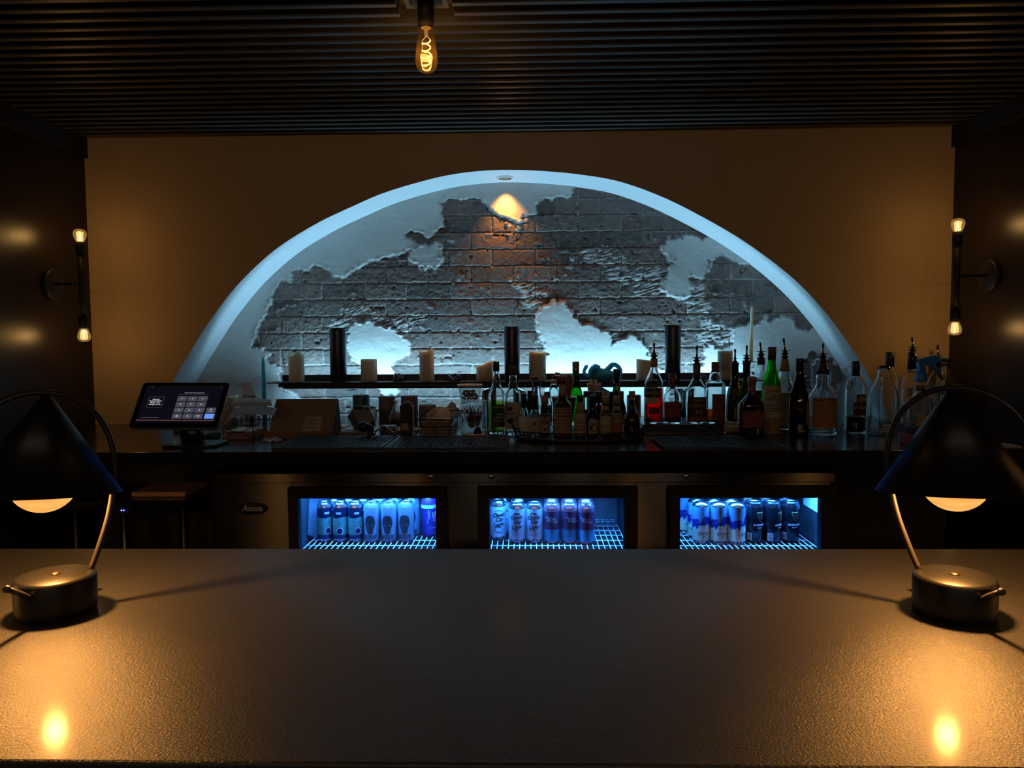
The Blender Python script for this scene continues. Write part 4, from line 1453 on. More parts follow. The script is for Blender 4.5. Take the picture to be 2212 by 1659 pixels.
bottle('clear bottle with square paper label partly hidden by the right lamp', 1985, 948, [(24, 948), (25, 940), (25, 875), (20, 862), (10, 850), (8, 838)], G_clear, group=G, liq=(900, L_clear), labels=[dict(y=(922, 894), a=(-.7, .5), m='tanp')], caps=[('cap', [(8.5, 842), (8.5, 832)], W_['brown'])])

# blue trigger sprayer on a clear ribbed bottle
P, k = base(1986, 932)
T = thing('spray_bottle', 'clear spray bottle with blue trigger head behind the right lamp', 'spray bottle', P)
M_bluep = mat('blue sprayer plastic', (.03, .27, .60), .4)
MB().lathe([(.0005, .001), (15 * k, .001), (16 * k, .004), (16 * k, 78 * k), (13 * k, 100 * k), (10 * k, 108 * k), (10 * k, 114 * k)], 28).build('bottle_body', thin('cloudy spray bottle', (.8, .85, .85), .1, dens=.25), T)
MB().lathe([(.0005, 108 * k), (12 * k, 108 * k), (12.5 * k, 112 * k), (11 * k, 122 * k), (8.5 * k, 134 * k), (.0005, 134 * k)], 28).build('collar', M_bluep, T)
hd = MB().prism([(-6 * k, 128 * k), (7 * k, 128 * k), (7 * k, 148 * k), (28 * k, 136 * k), (40 * k, 128 * k), (37 * k, 160 * k), (28 * k, 165 * k), (5 * k, 160 * k), (-8 * k, 156 * k), (-8 * k, 150 * k)], -7 * k, 7 * k)
hd.build('spray_head', M_bluep, T, .0015)
MB().tube([(-6 * k, 0, 155 * k), (-16 * k, 0, 151 * k), (-27 * k, 0, 147 * k)], [3 * k, 1.6 * k, 1.2 * k], 8).build('nozzle', mat('dark blue plastic', (.01, .03, .06), .4), T)
MB().lathe([(5.5 * k, 0), (5.5 * k, 15 * k)], 16, M=Matrix.Translation((33 * k, 8 * k, 144 * k)) @ Matrix.Rotation(PI / 2, 4, 'X')).build('pivot_plug', mat('dark purple plastic', (.02, .01, .03), .5), T)
MB().tube([(28 * k, 0, 140 * k), (38 * k, 0, 124 * k), (46 * k, 0, 112 * k)], [5 * k, 4.5 * k, 3 * k], 8).build('trigger', mat('grey trigger plastic', (.10, .13, .16), .5), T)

# glass pitchers behind
for cx_, yb_, hw, yt, lab in ((1738, 915, 19, 776, 'clear glass pitcher behind the tall black wine bottle'), (1806, 914, 21, 795, 'clear glass pitcher with looped handle left of the slim black-capped bottle')):
    P, k = base(cx_, yb_)
    T = thing('glass_pitcher', lab, 'pitcher', P, 'glass pitchers at the back')
    h = (yb_ - yt) * k
    pr_ = fine([(hw * .8 * k, .001), (hw * .95 * k, h * .05), (hw * k, h * .35), (hw * .86 * k, h * .75), (hw * .72 * k, h * .88), (hw * .85 * k, h)], 3)
    MB().lathe([(.0005, .001)] + pr_ + [(r - 1.2 * k, max(zz, .006)) for r, zz in pr_[::-1]] + [(.0005, .006)], 36).build('glass_body', thin('clear pitcher glass', (.95, .97, .98), .02, 1.5), T)
    MB().tube(catmull([(hw * .8 * k, 0, h * .9), (hw * 1.25 * k, 0, h * 1.02), (hw * 1.75 * k, 0, h * .93), (hw * 1.7 * k, 0, h * .72), (hw * 1.35 * k, 0, h * .5), (hw * .97 * k, 0, h * .33)], 5), 2.8 * k, 10).build('handle', G_clear, T)

# coloured cartons and paper by the right lamp
M_carton = mat('red carton', (.30, .05, .035), .6)
P, k = base(1968, 957)
o = MB().box(-16 * k, 16 * k, -.03, .03, 0, 22 * k).build('small_carton', M_carton, None, .001, loc=P)
tag(o, 'small red carton on the counter half hidden by the right lamp', 'carton')
P2 = P.copy(); P2.z += 22 * k + .0002
o = MB().box(-14 * k, 16 * k, -.03, .03, 0, 14 * k).build('small_carton', mat('navy carton', (.03, .04, .12), .6), None, .001, loc=P2)
tag(o, 'small navy carton lying on the red one beside the right lamp', 'carton')
P, k = base(2164, 963)
o = MB().box(-40 * k, 28 * k, -.04, .04, 0, .004).build('folded_paper', mat('grey paper', (.36, .34, .33), .8), None, 0, loc=P)
tag(o, 'flat pale paper lying at the right end of the counter behind the right lamp', 'paper')

# rolled cream towel
P, k = base(1600, 935)
M_towel = mat('cream terry towel', (.50, .41, .27), .95, var=.2, scale=70, bump=1.0, bscale=260)
tw = MB()
tw.tube(catmull([(-50 * k, 0, 10 * k), (-36 * k, 0, 8.5 * k), (-10 * k, 0, 8 * k), (20 * k, 0, 8.5 * k), (48 * k, 0, 8 * k), (62 * k, 0, 7.5 * k)], 4), [5 * k] + [8.0 * k] * 18 + [7.4 * k, 6.0 * k][:2], 14)
tw.tube(catmull([(-58 * k, .012, 14 * k), (-48 * k, .02, 20 * k), (-25 * k, .02, 17 * k), (5 * k, .02, 14 * k), (40 * k, .02, 12 * k)], 4), [4.5 * k] + [7.4 * k] * 14 + [5 * k] * 2, 14)
o = tw.build('hand_towel', M_towel, None, loc=P)
tag(o, 'cream towel rolled up on the counter in front of the dark bottles', 'towel')

# ---- oval tray and its bottles
ZT_ = ZC + .012
P, k = base(1251, 948)
TR = thing('serving_tray', 'dark oval tray with pierced rim and upright knob handles full of small bottles', 'tray', P)
a_, b_ = 139 * k, .125
th = [2 * PI * i / 72 for i in range(72)]
M_tray = mat('dark bronze tray metal', (.030, .024, .022), .35, metal=.5)
tm = MB()
ring = [(1.0, .004), (1.0, .010), (.0, .010)]
vs = []
vs += [(a_ * .93 * math.cos(t), b_ * .93 * math.sin(t), 0) for t in th] + [(a_ * math.cos(t), b_ * math.sin(t), .006) for t in th] + [(a_ * math.cos(t), b_ * math.sin(t), .011) for t in th]
fs = [tuple(range(72))[::-1], tuple(range(144, 216))] + [(j * 72 + i, j * 72 + (i + 1) % 72, (j + 1) * 72 + (i + 1) % 72, (j + 1) * 72 + i) for j in range(2) for i in range(72)]
tm.add(vs, fs).build('tray_base', M_tray, TR)
gl = MB()
gl.tube([(a_ * math.cos(t), b_ * math.sin(t), .0355) for t in th], .0022, 6, closed=True)
for i in range(64):
    t = 2 * PI * i / 64
    c = Vector((a_ * math.cos(t), b_ * math.sin(t), .023))
    tg = Vector((-a_ * math.sin(t), b_ * math.cos(t), 0)).normalized()
    gl.tube([c + tg * .0088 * math.cos(q) + Vector((0, 0, .0110 * math.sin(q))) for q in [2 * PI * j / 12 for j in range(12)]], .0013, 5, closed=True)
gl.build('pierced_rim', M_tray, TR)
for s_ in (-1, 1):
    hm = MB()
    hm.tube([(s_ * a_ * .985, -.02, .03), (s_ * a_ * 1.02, -.012, .048), (s_ * a_ * 1.06, 0, .066)], .004, 8)
    hm.tube([(s_ * a_ * .985, .02, .03), (s_ * a_ * 1.02, .012, .048), (s_ * a_ * 1.06, 0, .066)], .004, 8)
    ho = hm.build('handle', M_tray, TR)
    MB().sphere((s_ * a_ * 1.07, 0, .072), .011, 18, 12, sc=(1.25, 1, 1)).build('knob', G_black, ho)

G = 'small bottles on the oval tray'


def small(label, cx, yb, prof, gm, **kw):
    kw.setdefault('name', 'bitters_bottle')
    return bottle(label, cx, yb, prof, gm, z=ZT_, group=G, **kw)


small('slim bottle with black sleeve neck at the left end of the oval tray', 1120, 930, [(9, 930), (10, 925), (10, 893), (7, 884), (4.5, 877), (4.5, 855)], G_clear, caps=[('neck_sleeve', [(5, 880), (4.8, 856), (5.4, 853), (5, 848)], W_['black2'])], labels=[dict(y=(924, 896), a=(-1.1, 1.1), m='cream', t=[('o', 4.5, 906, I_dark, 0)])], liq=(900, L_clear))
small('small clear bottle with black sleeve neck and plain pale label', 1132, 937, [(10.5, 937), (11.5, 932), (11.5, 897), (9, 888), (6, 880), (5.4, 860)], G_clear, caps=[('neck_sleeve', [(6.4, 880), (6, 856), (6.8, 853), (6.4, 850)], W_['black2'])], labels=[dict(y=(933, 898), a=(-1.2, 1.2), m='white')], liq=(895, L_clear))
small('small bottle with black neck, blue collar and round printed emblem', 1155, 940, [(12, 940), (13, 935), (13, 905), (10.5, 893), (7, 885), (6.3, 862)], G_clear, caps=[('neck_sleeve', [(7, 885), (6.8, 864), (7.8, 863), (7.8, 853), (7, 852)], W_['black2'])],
      labels=[dict(y=(902, 888), a=(-.75, .75), m='blue', t=[('STAR', 4, 897, I_pale, 0)]), dict(y=(936, 903), a=(-1.25, 1.25), m='cream', t=[('o', 8, 914, I_tan, 0), ('o', 3, 914, I_dark, 0), ('--', 4, 928, I_dark, 0, 2)])])
small('small brown-labelled bottle with tan cap over a black neck', 1177, 940, [(11, 940), (12, 935), (12, 898), (8, 889), (6.6, 884), (6.4, 866)], G_brown, caps=[('neck_sleeve', [(7, 889), (6.8, 870)], W_['black2']), ('cap', [(7.4, 871), (7.4, 856), (7, 855)], W_['tan'])], labels=[dict(y=(936, 892), a=(-1.25, 1.25), m='tanp', t=[('o', 4, 898, I_dark, .0), ('o', 3.5, 926, I_dark, 0), ('--', 5, 908, I_dark, 0, 2)])])
small('largest tray bottle, wrapped in cream printed paper with red cap', 1215, 943, [(20, 943), (21, 936), (21, 880), (18, 870), (10, 862), (8, 855), (7.5, 826)], G_brown, caps=[('paper_neck', [(8.2, 863), (8, 830)], W_['tanp']), ('neck_ring', [(8, 831), (8, 826)], W_['black']), ('cap', [(7.8, 826), (7.8, 813), (7.3, 812.5)], W_['red'])],
      labels=[dict(y=(939, 868), a=(-1.4, 1.4), m='tanp', t=[('--', 7.2, 874, I_dark, .2, 4), ('--', 4.6, 902, I_red, .2, 8), ('PH', 7, 907, I_dark, -1.0)])])
small('small pale bottle with triangle emblem and red lettering, black cap', 1253, 944, [(12, 944), (13, 938), (13, 902), (11, 892), (7, 876), (6.4, 866)], G_brown, caps=[('paper_neck', [(11, 892), (7.6, 876), (7, 868)], W_['tanp']), ('cap', [(7, 868), (7, 854), (6.6, 853)], W_['black'])], labels=[dict(y=(940, 892), a=(-1.3, 1.3), m='cream', t=[('o', 2.4, 902, I_red, 0), ('--', 4, 908, I_dark, 0, 2), ('MOLE', 6, 921, I_red, 0), ('BITTERS', 5.2, 928, I_red, 0)])])
small('small black bottle with oval tan label and tall black neck', 1280, 943, [(13, 943), (14, 938), (14, 906), (11.5, 895), (7.5, 884), (7, 866)], G_black, caps=[('neck_sleeve', [(7.6, 884), (7.2, 860), (7.6, 859), (7.4, 853)], W_['black2'])], labels=[dict(y=(939, 905), a=(-.75, .95), m='tanp', t=[('o', 9, 922, I_dark, .1), ('o', 2.5, 924, I_pale, .2)])])
small('small bottle in cream paper with tan cap and triangular crest', 1308, 942, [(12, 942), (12.8, 937), (12.8, 896), (10, 889), (7.5, 885), (7.2, 870)], G_brown, caps=[('paper_neck', [(8, 890), (7.7, 876)], W_['tanp']), ('neck_ring', [(7.4, 876), (7.4, 871)], W_['black']), ('cap', [(7.8, 871), (7.8, 857), (7.3, 856)], W_['tan'])], labels=[dict(y=(938, 892), a=(-1.3, 1.3), m='cream', t=[('o', 4.5, 899, I_tan, 0), ('--', 4.6, 916, I_red, 0, 2), ('--', 4, 927, I_dark, 0, 2)])])
small('small bottle with tan cap and orange-red lower label', 1332, 941, [(12, 941), (12.8, 936), (12.8, 896), (10, 890), (7.5, 885), (7.2, 870)], G_brown, caps=[('paper_neck', [(8, 890), (7.7, 876)], W_['tanp']), ('neck_ring', [(7.4, 876), (7.4, 871)], W_['black']), ('cap', [(7.8, 871), (7.8, 856), (7.3, 855)], W_['tan'])], labels=[dict(y=(938, 910), a=(-1.3, 1.3), m='rustp'), dict(y=(910, 891), a=(-1.3, 1.3), m='tanp', t=[('--', 4, 896, I_dark, 0, 3)])])
small('dark jug-shaped bottle with thumb loop at the right end of the tray', 1364, 937, [(17, 937), (18, 932), (18, 905), (15, 895), (8, 886), (6.5, 880), (6.5, 870)], G_brown, caps=[('cap', [(6.4, 880), (6.2, 868), (6.6, 867), (6.2, 862)], W_['black'])])
# second row on the tray
small('clear dropper bottle with black cap behind the blue-collared bottle', 1160, 926, [(11, 926), (12, 920), (12, 868), (9.5, 858), (7.5, 838), (7, 832)], G_clear, caps=[('cap', [(7.8, 834), (7.8, 823), (7.4, 822)], W_['black'])], liq=(880, L_clear))
small('slim bottle with dark red cap rising behind the dropper bottle', 1156, 919, [(9, 919), (10, 914), (10, 880), (7, 864), (6, 850), (5.8, 830)], G_brown, caps=[('neck_foil', [(6.4, 850), (6.6, 822)], W_['brown']), ('cap', [(7.4, 822), (7.4, 813.5), (7, 813)], W_['wine'])])
small('little bottle with dark cap left of the dropper bottle in the back row', 1145, 922, [(10, 922), (10.5, 918), (10.5, 872), (7, 862), (5, 855)], G_brown, caps=[('cap', [(5.4, 858), (5.4, 844.5), (5, 844)], W_['black'])])
small('small bottle with olive-green cap behind the tan-capped brown bottle', 1182, 922, [(10, 922), (11, 918), (11, 872), (8, 862), (6, 857)], G_clear, caps=[('cap', [(6.6, 860), (6.6, 846.5), (6.2, 846)], mat('olive green cap', (.09, .10, .05), .5))], liq=(880, L_green), labels=[dict(y=(912, 874), a=(-1.2, 1.2), m='white', t=[('--', 5, 880, I_dark, 0, 6)])])
small('little clear swing-top bottle with pale stopper behind the largest tray bottle', 1196, 914, [(10, 914), (11, 909), (11, 852), (10, 842), (7, 832), (6.4, 827)], G_clear, caps=[('stopper', [(6, 829), (7.2, 822), (7, 820)], W_['cork'])], liq=(880, L_clear), name='swing_top_bottle')
small('green wine bottle with gold screw cap rising behind the tray', 1244, 912, [(16, 912), (17, 905), (17, 864), (14, 850), (9.5, 832), (7.6, 818), (7.2, 800)], G_green, name='wine_bottle', caps=[('screw_cap', [(7.4, 808), (7.2, 803), (7.6, 802), (7.6, 792), (7.2, 791.5), (7.6, 791), (7.6, 781.5), (7, 781)], W_['gold'])], wall=2)
small('tall dark bottle with black and tan neck and lime-green patch behind the tray', 1332, 912, [(13, 912), (14, 905), (14, 868), (11, 852), (7.5, 840), (7, 820)], G_olive, name='wine_bottle', caps=[('neck_foil', [(7, 843), (7, 822)], W_['tanp']), ('foil', [(7.1, 824), (7.0, 812), (8, 806), (8, 798), (7.4, 797)], W_['black2'])], labels=[dict(y=(843, 833), a=(-.7, .6), m=mat('lime print', (.22, .55, .02), .4), e=.0010)])
small('small bottle of bright red liquid with black cap behind the triangle-crest bottle', 1294, 920, [(9, 920), (10, 914), (10, 880), (7.5, 874), (7, 868)], G_clear, caps=[('cap', [(7.4, 870), (7.2, 846), (6.8, 845)], W_['black'])], liq=(874, L_red))
small('clear jar-like bottle with black cap behind the oval-labelled bottle', 1271, 918, [(13, 918), (14, 912), (14, 862), (11, 855)], G_clear, caps=[('cap', [(11, 856), (11, 845.5), (10.4, 845)], W_['black'])], liq=(885, L_dark))
small('dark bottle with olive cap behind the orange-red labelled one', 1341, 918, [(10, 918), (11, 912), (11, 880), (7, 868), (6, 860)], G_olive, caps=[('cap', [(6.4, 866), (6.4, 845.5), (6, 845)], mat('olive cap', (.13, .10, .05), .5))])
small('small dark bottle with black cap between the crest and orange-red bottles', 1322, 916, [(9, 916), (10, 910), (10, 874), (7, 864), (6, 858)], G_black, caps=[('cap', [(6.4, 862), (6.4, 846.5), (6, 846)], W_['black'])])
small('dark bottle with paper-wrapped tan neck behind the dark jug-shaped bottle', 1365, 918, [(11, 918), (12, 912), (12, 892), (8, 878), (6.5, 866)], G_brown, caps=[('paper_neck', [(9.5, 888), (6.8, 868), (6.6, 858)], W_['tanp']), ('cap', [(6.8, 858), (6.8, 845.5), (6.4, 845)], W_['tan'])])
# steel shaker tin with wooden muddler, and paper straws
P, k = base(1218, 921, ZT_)
T = thing('shaker_tin', 'steel shaker tin behind the largest tray bottle with a wooden muddler in it', 'shaker', P)
M_tin = mat('shaker steel', (.5, .5, .5), .18, metal=1)
MB().lathe([(.0005, 0), (16 * k, 0), (17 * k, .002), (27 * k, 62 * k), (28 * k, 64 * k), (27 * k, 65 * k), (26 * k, 62 * k), (16 * k, .004), (.0005, .004)], 40).build('tin', M_tin, T)
o = MB().tube([Vector((.002, .0, .008)), Vector((.012, .006, 60 * k)), Vector((.0195, .010, 98 * k)), Vector((.021, .011, 110 * k)), Vector((.0215, .0112, 113 * k))], [8 * k, 8 * k, 12.5 * k, 12 * k, 6 * k], 18).build('muddler', mat('turned red-brown wood', (.24, .10, .06), .5, var=.2, stretch=(6, 6, 1)), None, loc=P)
tag(o, 'rounded reddish wooden muddler standing in the steel shaker tin', 'muddler')
P, k = base(1285, 907, ZT_)
T = thing('straw_holder', 'short dark cup holding paper-wrapped straws behind the tray bottles', 'straw holder', P)
MB().lathe([(.0005, 0), (19 * k, 0), (20 * k, 50 * k), (18.5 * k, 50 * k), (17.5 * k, .003), (.0005, .003)], 32).build('cup', W_['black'], T)
M_straw = mat('pale pink paper wrap', (.52, .40, .36), .8, var=.12)
for i in range(16):
    ax_, ay_ = (random.random() - .5) * 26, (random.random() - .5) * 20
    top = 76 + random.random() * 12 - max(0, ax_) * .35
    o = MB().tube([(ax_ * .5 * k, ay_ * .5 * k, 8 * k), (ax_ * 1.15 * k, ay_ * k, (top - 6) * k), (ax_ * 1.25 * k, ay_ * k, top * k)], [2.0 * k, 2.2 * k, 3.0 * k], 6, flat=.6).build('paper_straw', M_straw, None, loc=P)
    tag(o, 'pale paper-wrapped straw bunched in the dark cup behind the tray', 'straw', 'paper-wrapped straws in the cup')

# ---- the two bottles left of the tray
G = 'bottles left of the oval tray'
bottle('clear round-shouldered bottle of green liqueur with black cap and dark label', 1073, 937, [(17, 937), (18, 930), (18, 866), (18.5, 856), (15, 842), (9.5, 833), (8.5, 826), (8, 815), (6.5, 803), (6, 797)], G_clear, group=G, liq=(866, L_green),
       caps=[('screw_cap', [(6.8, 802), (6.8, 781.5), (6.4, 781)], W_['black'])],
       labels=[dict(y=(921, 872), a=(-.55, 1.25), m='dgreen', t=[('CHARTREUSE', 6.5, 878, I_pale, .55), ('--', 7, 892, I_tan, .2, 3)])])
bottle('clear bell-necked bottle with brown cap and tan label showing two round fruits', 1109, 939, [(18, 939), (19, 932), (19, 868), (16, 850), (11, 838), (9, 826), (8.5, 815), (7, 808)], G_clear, group=G, liq=(864, L_clear),
       caps=[('cap', [(7.4, 808), (7.4, 792), (7.6, 791), (7.2, 790.5)], W_['brown'])],
       labels=[dict(y=(925, 867), a=(-1.25, 1.0), m='cream', t=[("TAYLOR'S", 4.5, 872, I_tan, -.35), ('o', 5, 881, mat('brown fruit print', (.14, .06, .02), .7), -.75), ('o', 5, 881, mat('brown fruit print 2', (.12, .05, .02), .7), -.30), ('VELVET', 7.5, 892, I_dark, -.45), ('FALERNUM', 6.5, 901, I_dark, -.45)])])

# ---- candles
wax_white = mat('cream wax', (.78, .74, .66), .45, var=.05, sss=.85)
wax_tan = mat('warm cream wax', (.76, .66, .54), .45, var=.05, sss=.85)
wax_olive = mat('yellowed wax', (.62, .60, .46), .45, var=.05, sss=.6)
wax_navy = mat('black navy wax', (.010, .012, .028), .3, var=.1)
wax_blue = mat('blue wax', (.02, .035, .13), .3, var=.2)
wax_teal = mat('teal wax', (.03, .34, .42), .28, var=.3, sss=.9, sssr=(.012, .045, .055))
wax_green = mat('dark teal wax', (.015, .11, .10), .4)
wax_grey = mat('grey brown wax', (.20, .16, .15), .5)
wax_rust = mat('dusky rose wax', (.26, .10, .09), .5)
wax_pale = mat('pale grey wax', (.45, .45, .45), .5)
M_wick = mat('charred wick', (.015, .012, .01), .9)
M_pool = mat('glossy wax pool', (.70, .66, .58), .08, sss=.6)


def candle(label, cx, yb, hw, yt, wax, z=None, y=None, slant=0.0, sdir=0.0, dish=0.3, ragged=0.0, group='candles on the shelf', pool=None, ribbed=0):
    if z is None:
        z = ZS
        P = onY(cx, yb, y or YS - .02)
        P.z = ZS
        k = mpp(P)
        h = onY(cx, yt, P.y).z - ZS
    else:
        P, k = base(cx, yb, z)
        h = (yb - yt) * k
    T = thing('pillar_candle', label, 'candle', P, group)
    r = hw * k
    seg = 48
    rnd = random.Random(int(cx))
    ph = [rnd.random() * 6 for _ in range(4)]
    vs, fs = [], []
    lev = [(.97, 0), (1, .015), (1.0, .5), (1.0, .93), (.97, .985), (.93, 1.0), (.80, 1.0 - .02 * dish), (.62, 1 - .10 * dish), (.3, 1 - .14 * dish), (.02, 1 - .15 * dish)]
    for j, (rr, zz) in enumerate(lev):
        for i in range(seg):
            a = 2 * PI * i / seg
            w_ = 1 + .012 * math.sin(2 * a + ph[0] + zz * 3) + ribbed * .03 * math.cos(16 * a)
            hh = h
            if zz > .9:
                hh = h + slant * r * math.sin(a - sdir) * rr * 1.0 + ragged * r * (math.sin(2 * a + ph[1]) * .5 + math.sin(3 * a + ph[2]) * .3 + math.sin(5 * a + ph[3]) * .2) * (1 if zz > .97 and rr > .7 else .4)
            vs.append((r * rr * w_ * math.sin(a), -r * rr * w_ * math.cos(a), hh * zz))
    for j in range(len(lev) - 1):
        for i in range(seg):
            fs.append((j * seg + i, j * seg + (i + 1) % seg, (j + 1) * seg + (i + 1) % seg, (j + 1) * seg + i))
    fs.append(tuple(range(seg))[::-1])
    fs.append(tuple((len(lev) - 1) * seg + i for i in range(seg)))
    MB().add(vs, fs, True).build('wax', wax, T)
    zc_ = h * (1 - .15 * dish)
    MB().tube([(0, 0, zc_ - .002), (.0008, 0, zc_ + .004), (.002, 0, zc_ + .008)], .0011, 6).build('wick', M_wick, T)
    if pool:
        MB().lathe([(.0005, zc_ + pool * h), (r * .72, zc_ + pool * h)], 28).build('melted_pool', M_pool, T)
    return T


candle('cream pillar candle with melted ragged rim at the left end of the shelf', 641, 821, 16.5, 764, wax_white, ragged=.35, dish=1.4, pool=.10)
candle('tall navy-black pillar candle on the left of the shelf', 731.5, 821, 17.5, 708, wax_navy, dish=.1)
candle('short wide cream pillar candle right of the left tall navy-black one', 797.5, 821, 17.5, 776, wax_white, dish=.25)
candle('tall slim cream pillar candle with dripped rim left of the middle of the shelf', 922.5, 820, 16, 757, wax_tan, ragged=.25, dish=1.3, pool=.08)
candle('cream pillar candle with slanted top beside the middle tall navy-black one', 1047, 820, 18, 786, wax_tan, slant=.42, sdir=0.1)
candle('tall navy-black pillar candle in the middle of the shelf', 1106.5, 820, 16.5, 705, wax_navy, dish=.1)
candle('thick yellowed pillar candle right of the middle tall navy-black one', 1161, 820, 18.5, 761, wax_olive, ragged=.12, dish=.8)
candle('cream pillar candle with rounded top left of the right tall navy-black one', 1390, 819, 15.5, 777, wax_white, slant=-.12, sdir=0)
candle('tall navy-black pillar candle on the right of the shelf', 1453, 819, 17, 702, wax_navy, dish=.1)
C_ = candle('tall cream pillar candle in peaked clear film at the right of the shelf', 1566, 817, 15.5, 758, wax_tan)
k = mpp(C_.location)
MB().lathe([(16 * k, 20 * k), (16.4 * k, 58 * k), (15.6 * k, 64 * k), (9 * k, 70 * k), (2 * k, 74 * k), (.0005, 74.5 * k)], 28).build('film_wrap', thin('clear shrink film', (.9, .93, .95), .05, dens=.12), C_)

# taper in a glass holder at the right end of the shelf
P = onY(1622, 817, YS - .02); P.z = ZS
k = mpp(P)
hold = thing('candle_holder', 'clear stacked-bead glass candle holder at the right end of the shelf', 'candle holder', P)
MB().lathe(fine([(.0005, .001), (13 * k, .001), (14 * k, 3 * k), (6 * k, 6 * k), (9 * k, 12 * k), (5 * k, 17 * k), (9 * k, 22 * k), (5 * k, 27 * k), (8 * k, 32 * k), (10 * k, 37 * k), (.0005, 37.5 * k)], 2), 28).build('glass_stem', G_clear, hold)
MB().lathe([(.0005, 37.6 * k), (12 * k, 37.6 * k), (12.5 * k, 39 * k), (5 * k, 40 * k), (.0005, 40 * k)], 24).build('drip_cup', M_tin, hold)
T = thing('taper_candle', 'tall white taper candle standing in the glass holder', 'candle', P + Vector((0, 0, 40.1 * k)))
htap = onY(1622, 660, P.y).z - T.location.z
MB().lathe([(.0005, 0), (4.2 * k, 0), (4.0 * k, htap * .1), (2.7 * k, htap * .93), (1.6 * k, htap * .99), (.0005, htap)], 20).build('wax', wax_white, T)
MB().tube([(0, 0, htap - .001), (0, 0, htap + .004)], .0007, 6).build('wick', M_wick, T)
# teal taper standing by the left end of the shelf
P, k = base(572, 911)
T = thing('taper_candle', 'teal taper candle standing on the counter at the left end of the shelf', 'candle', P)
MB().lathe([(.0005, 0), (5 * k, 0), (4.6 * k, 60 * k), (3.8 * k, 128 * k), (2 * k, 136 * k), (.0005, 138 * k)], 20).build('wax', wax_teal, T)
MB().tube([(0, 0, 137 * k), (-2 * k, 0, 141 * k), (-4 * k, 0, 143 * k)], .0008, 6).build('wick', M_wick, T)


def puddle(label, cx, yb, hw, yt, wax, seed, drip=False):
    P = onY(cx, yb, YS - .025); P.z = ZS
    k = mpp(P)
    h = (yb - yt) * k
    r = hw * k
    rnd = random.Random(seed)
    ph = [rnd.random() * 6 for _ in range(6)]
    vs, fs, seg = [], [], 32
    lev = [(1.0, 0), (1.08, .12), (1.0, .45), (.95, .75), (.86, .95), (.7, .7), (.35, .5), (.02, .5)]
    for rr, zz in lev:
        for i in range(seg):
            a = 2 * PI * i / seg
            w_ = 1 + .12 * math.sin(2 * a + ph[0]) + .08 * math.sin(3 * a + ph[1])
            hz = zz * (1 + (.28 * math.sin(2 * a + ph[2]) + .22 * math.sin(3 * a + ph[3]) if .4 < zz else 0))
            vs.append((r * rr * w_ * math.sin(a), -r * .75 * rr * w_ * math.cos(a), max(0, hz * h * .75)))
    for j in range(len(lev) - 1):
        for i in range(seg):
            fs.append((j * seg + i, j * seg + (i + 1) % seg, (j + 1) * seg + (i + 1) % seg, (j + 1) * seg + i))
    fs.append(tuple(range(seg))[::-1]); fs.append(tuple((len(lev) - 1) * seg + i for i in range(seg)))
    T = thing('melted_candle', label, 'candle', P, 'melted candle stubs on the shelf')
    MB().add(vs, fs, True).build('wax', wax, T)
    MB().tube([(0, 0, h * .35), (.001, 0, h * .62)], .0009, 6).build('wick', M_wick, T)
    if drip:
        MB().tube(catmull([(-r * .9, 0, h * .6), (-r * .5, 0, h * 1.0), (-r * .9, 0, h * 1.4), (-r * 1.25, 0, h * 1.75)], 4), .0012, 6).build('wax_thread', wax_white, T)
    else:
        MB().tube(catmull([(-r * .2, -.004, h * .6), (r * .1, -.006, h * .95), (r * .6, -.006, h * .7), (r * .95, -.004, h * .45)], 4), [.0035] * 12 + [.002], 8).build('wax_drip', wax, T)
    return T


puddle('melted blue candle stub with curled white wax thread', 861, 821, 12, 803, wax_blue, 3, True)
puddle('flat melted navy candle stub left of the slanted cream candle', 982, 820, 13, 804, wax_blue, 5)
puddle('melted violet-blue candle stub right of the thick yellowed candle', 1205, 819, 13, 802, wax_blue, 8)
puddle('small melted blue candle stub right of the right tall navy-black candle', 1518, 818, 9, 808, wax_blue, 11)

# big slumped teal candle
P = onY(1300, 820, YS - .025); P.z = ZS
k = mpp(P)
T = thing('melted_candle', 'big slumped teal candle with curled lobes right of the middle of the shelf', 'candle', P, 'melted candle stubs on the shelf')
tm = MB()
tm.sphere((2 * k, 0, 11 * k), 1, 28, 16, sc=(31 * k, 17 * k, 12.5 * k))
tm.sphere((-8 * k, 0, 18 * k), 1, 20, 12, sc=(20 * k, 13 * k, 9 * k))
tm.tube(catmull([(-20 * k, -8 * k, 4 * k), (-27 * k, -10 * k, 12 * k), (-22 * k, -9 * k, 25 * k), (-13 * k, -6 * k, 31 * k), (-4 * k, -4 * k, 27 * k)], 4), [4 * k] * 6 + [5.5 * k] * 7 + [4 * k] * 4, 10)
tm.tube(catmull([(-26 * k, 0, 8 * k), (-38 * k, 2 * k, 16 * k), (-35 * k, 2 * k, 27 * k), (-30 * k, 2 * k, 33 * k)], 4), [4 * k] * 8 + [4.5 * k] * 3 + [2.5 * k] * 2, 10)
tm.tube(catmull([(6 * k, 0, 18 * k), (16 * k, 0, 27 * k), (24 * k, -2 * k, 34 * k), (34 * k, -4 * k, 30 * k), (39 * k, -6 * k, 20 * k), (38 * k, -8 * k, 8 * k), (36 * k, -8 * k, 3 * k)], 4), [6 * k] * 8 + [5 * k] * 10 + [4 * k] * 7, 10)
tm.build('wax', wax_teal, T, sub=1)
MB().tube([(2 * k, 0, 22 * k), (3 * k, 0, 28 * k)], .0009, 6).build('wick', M_wick, T)

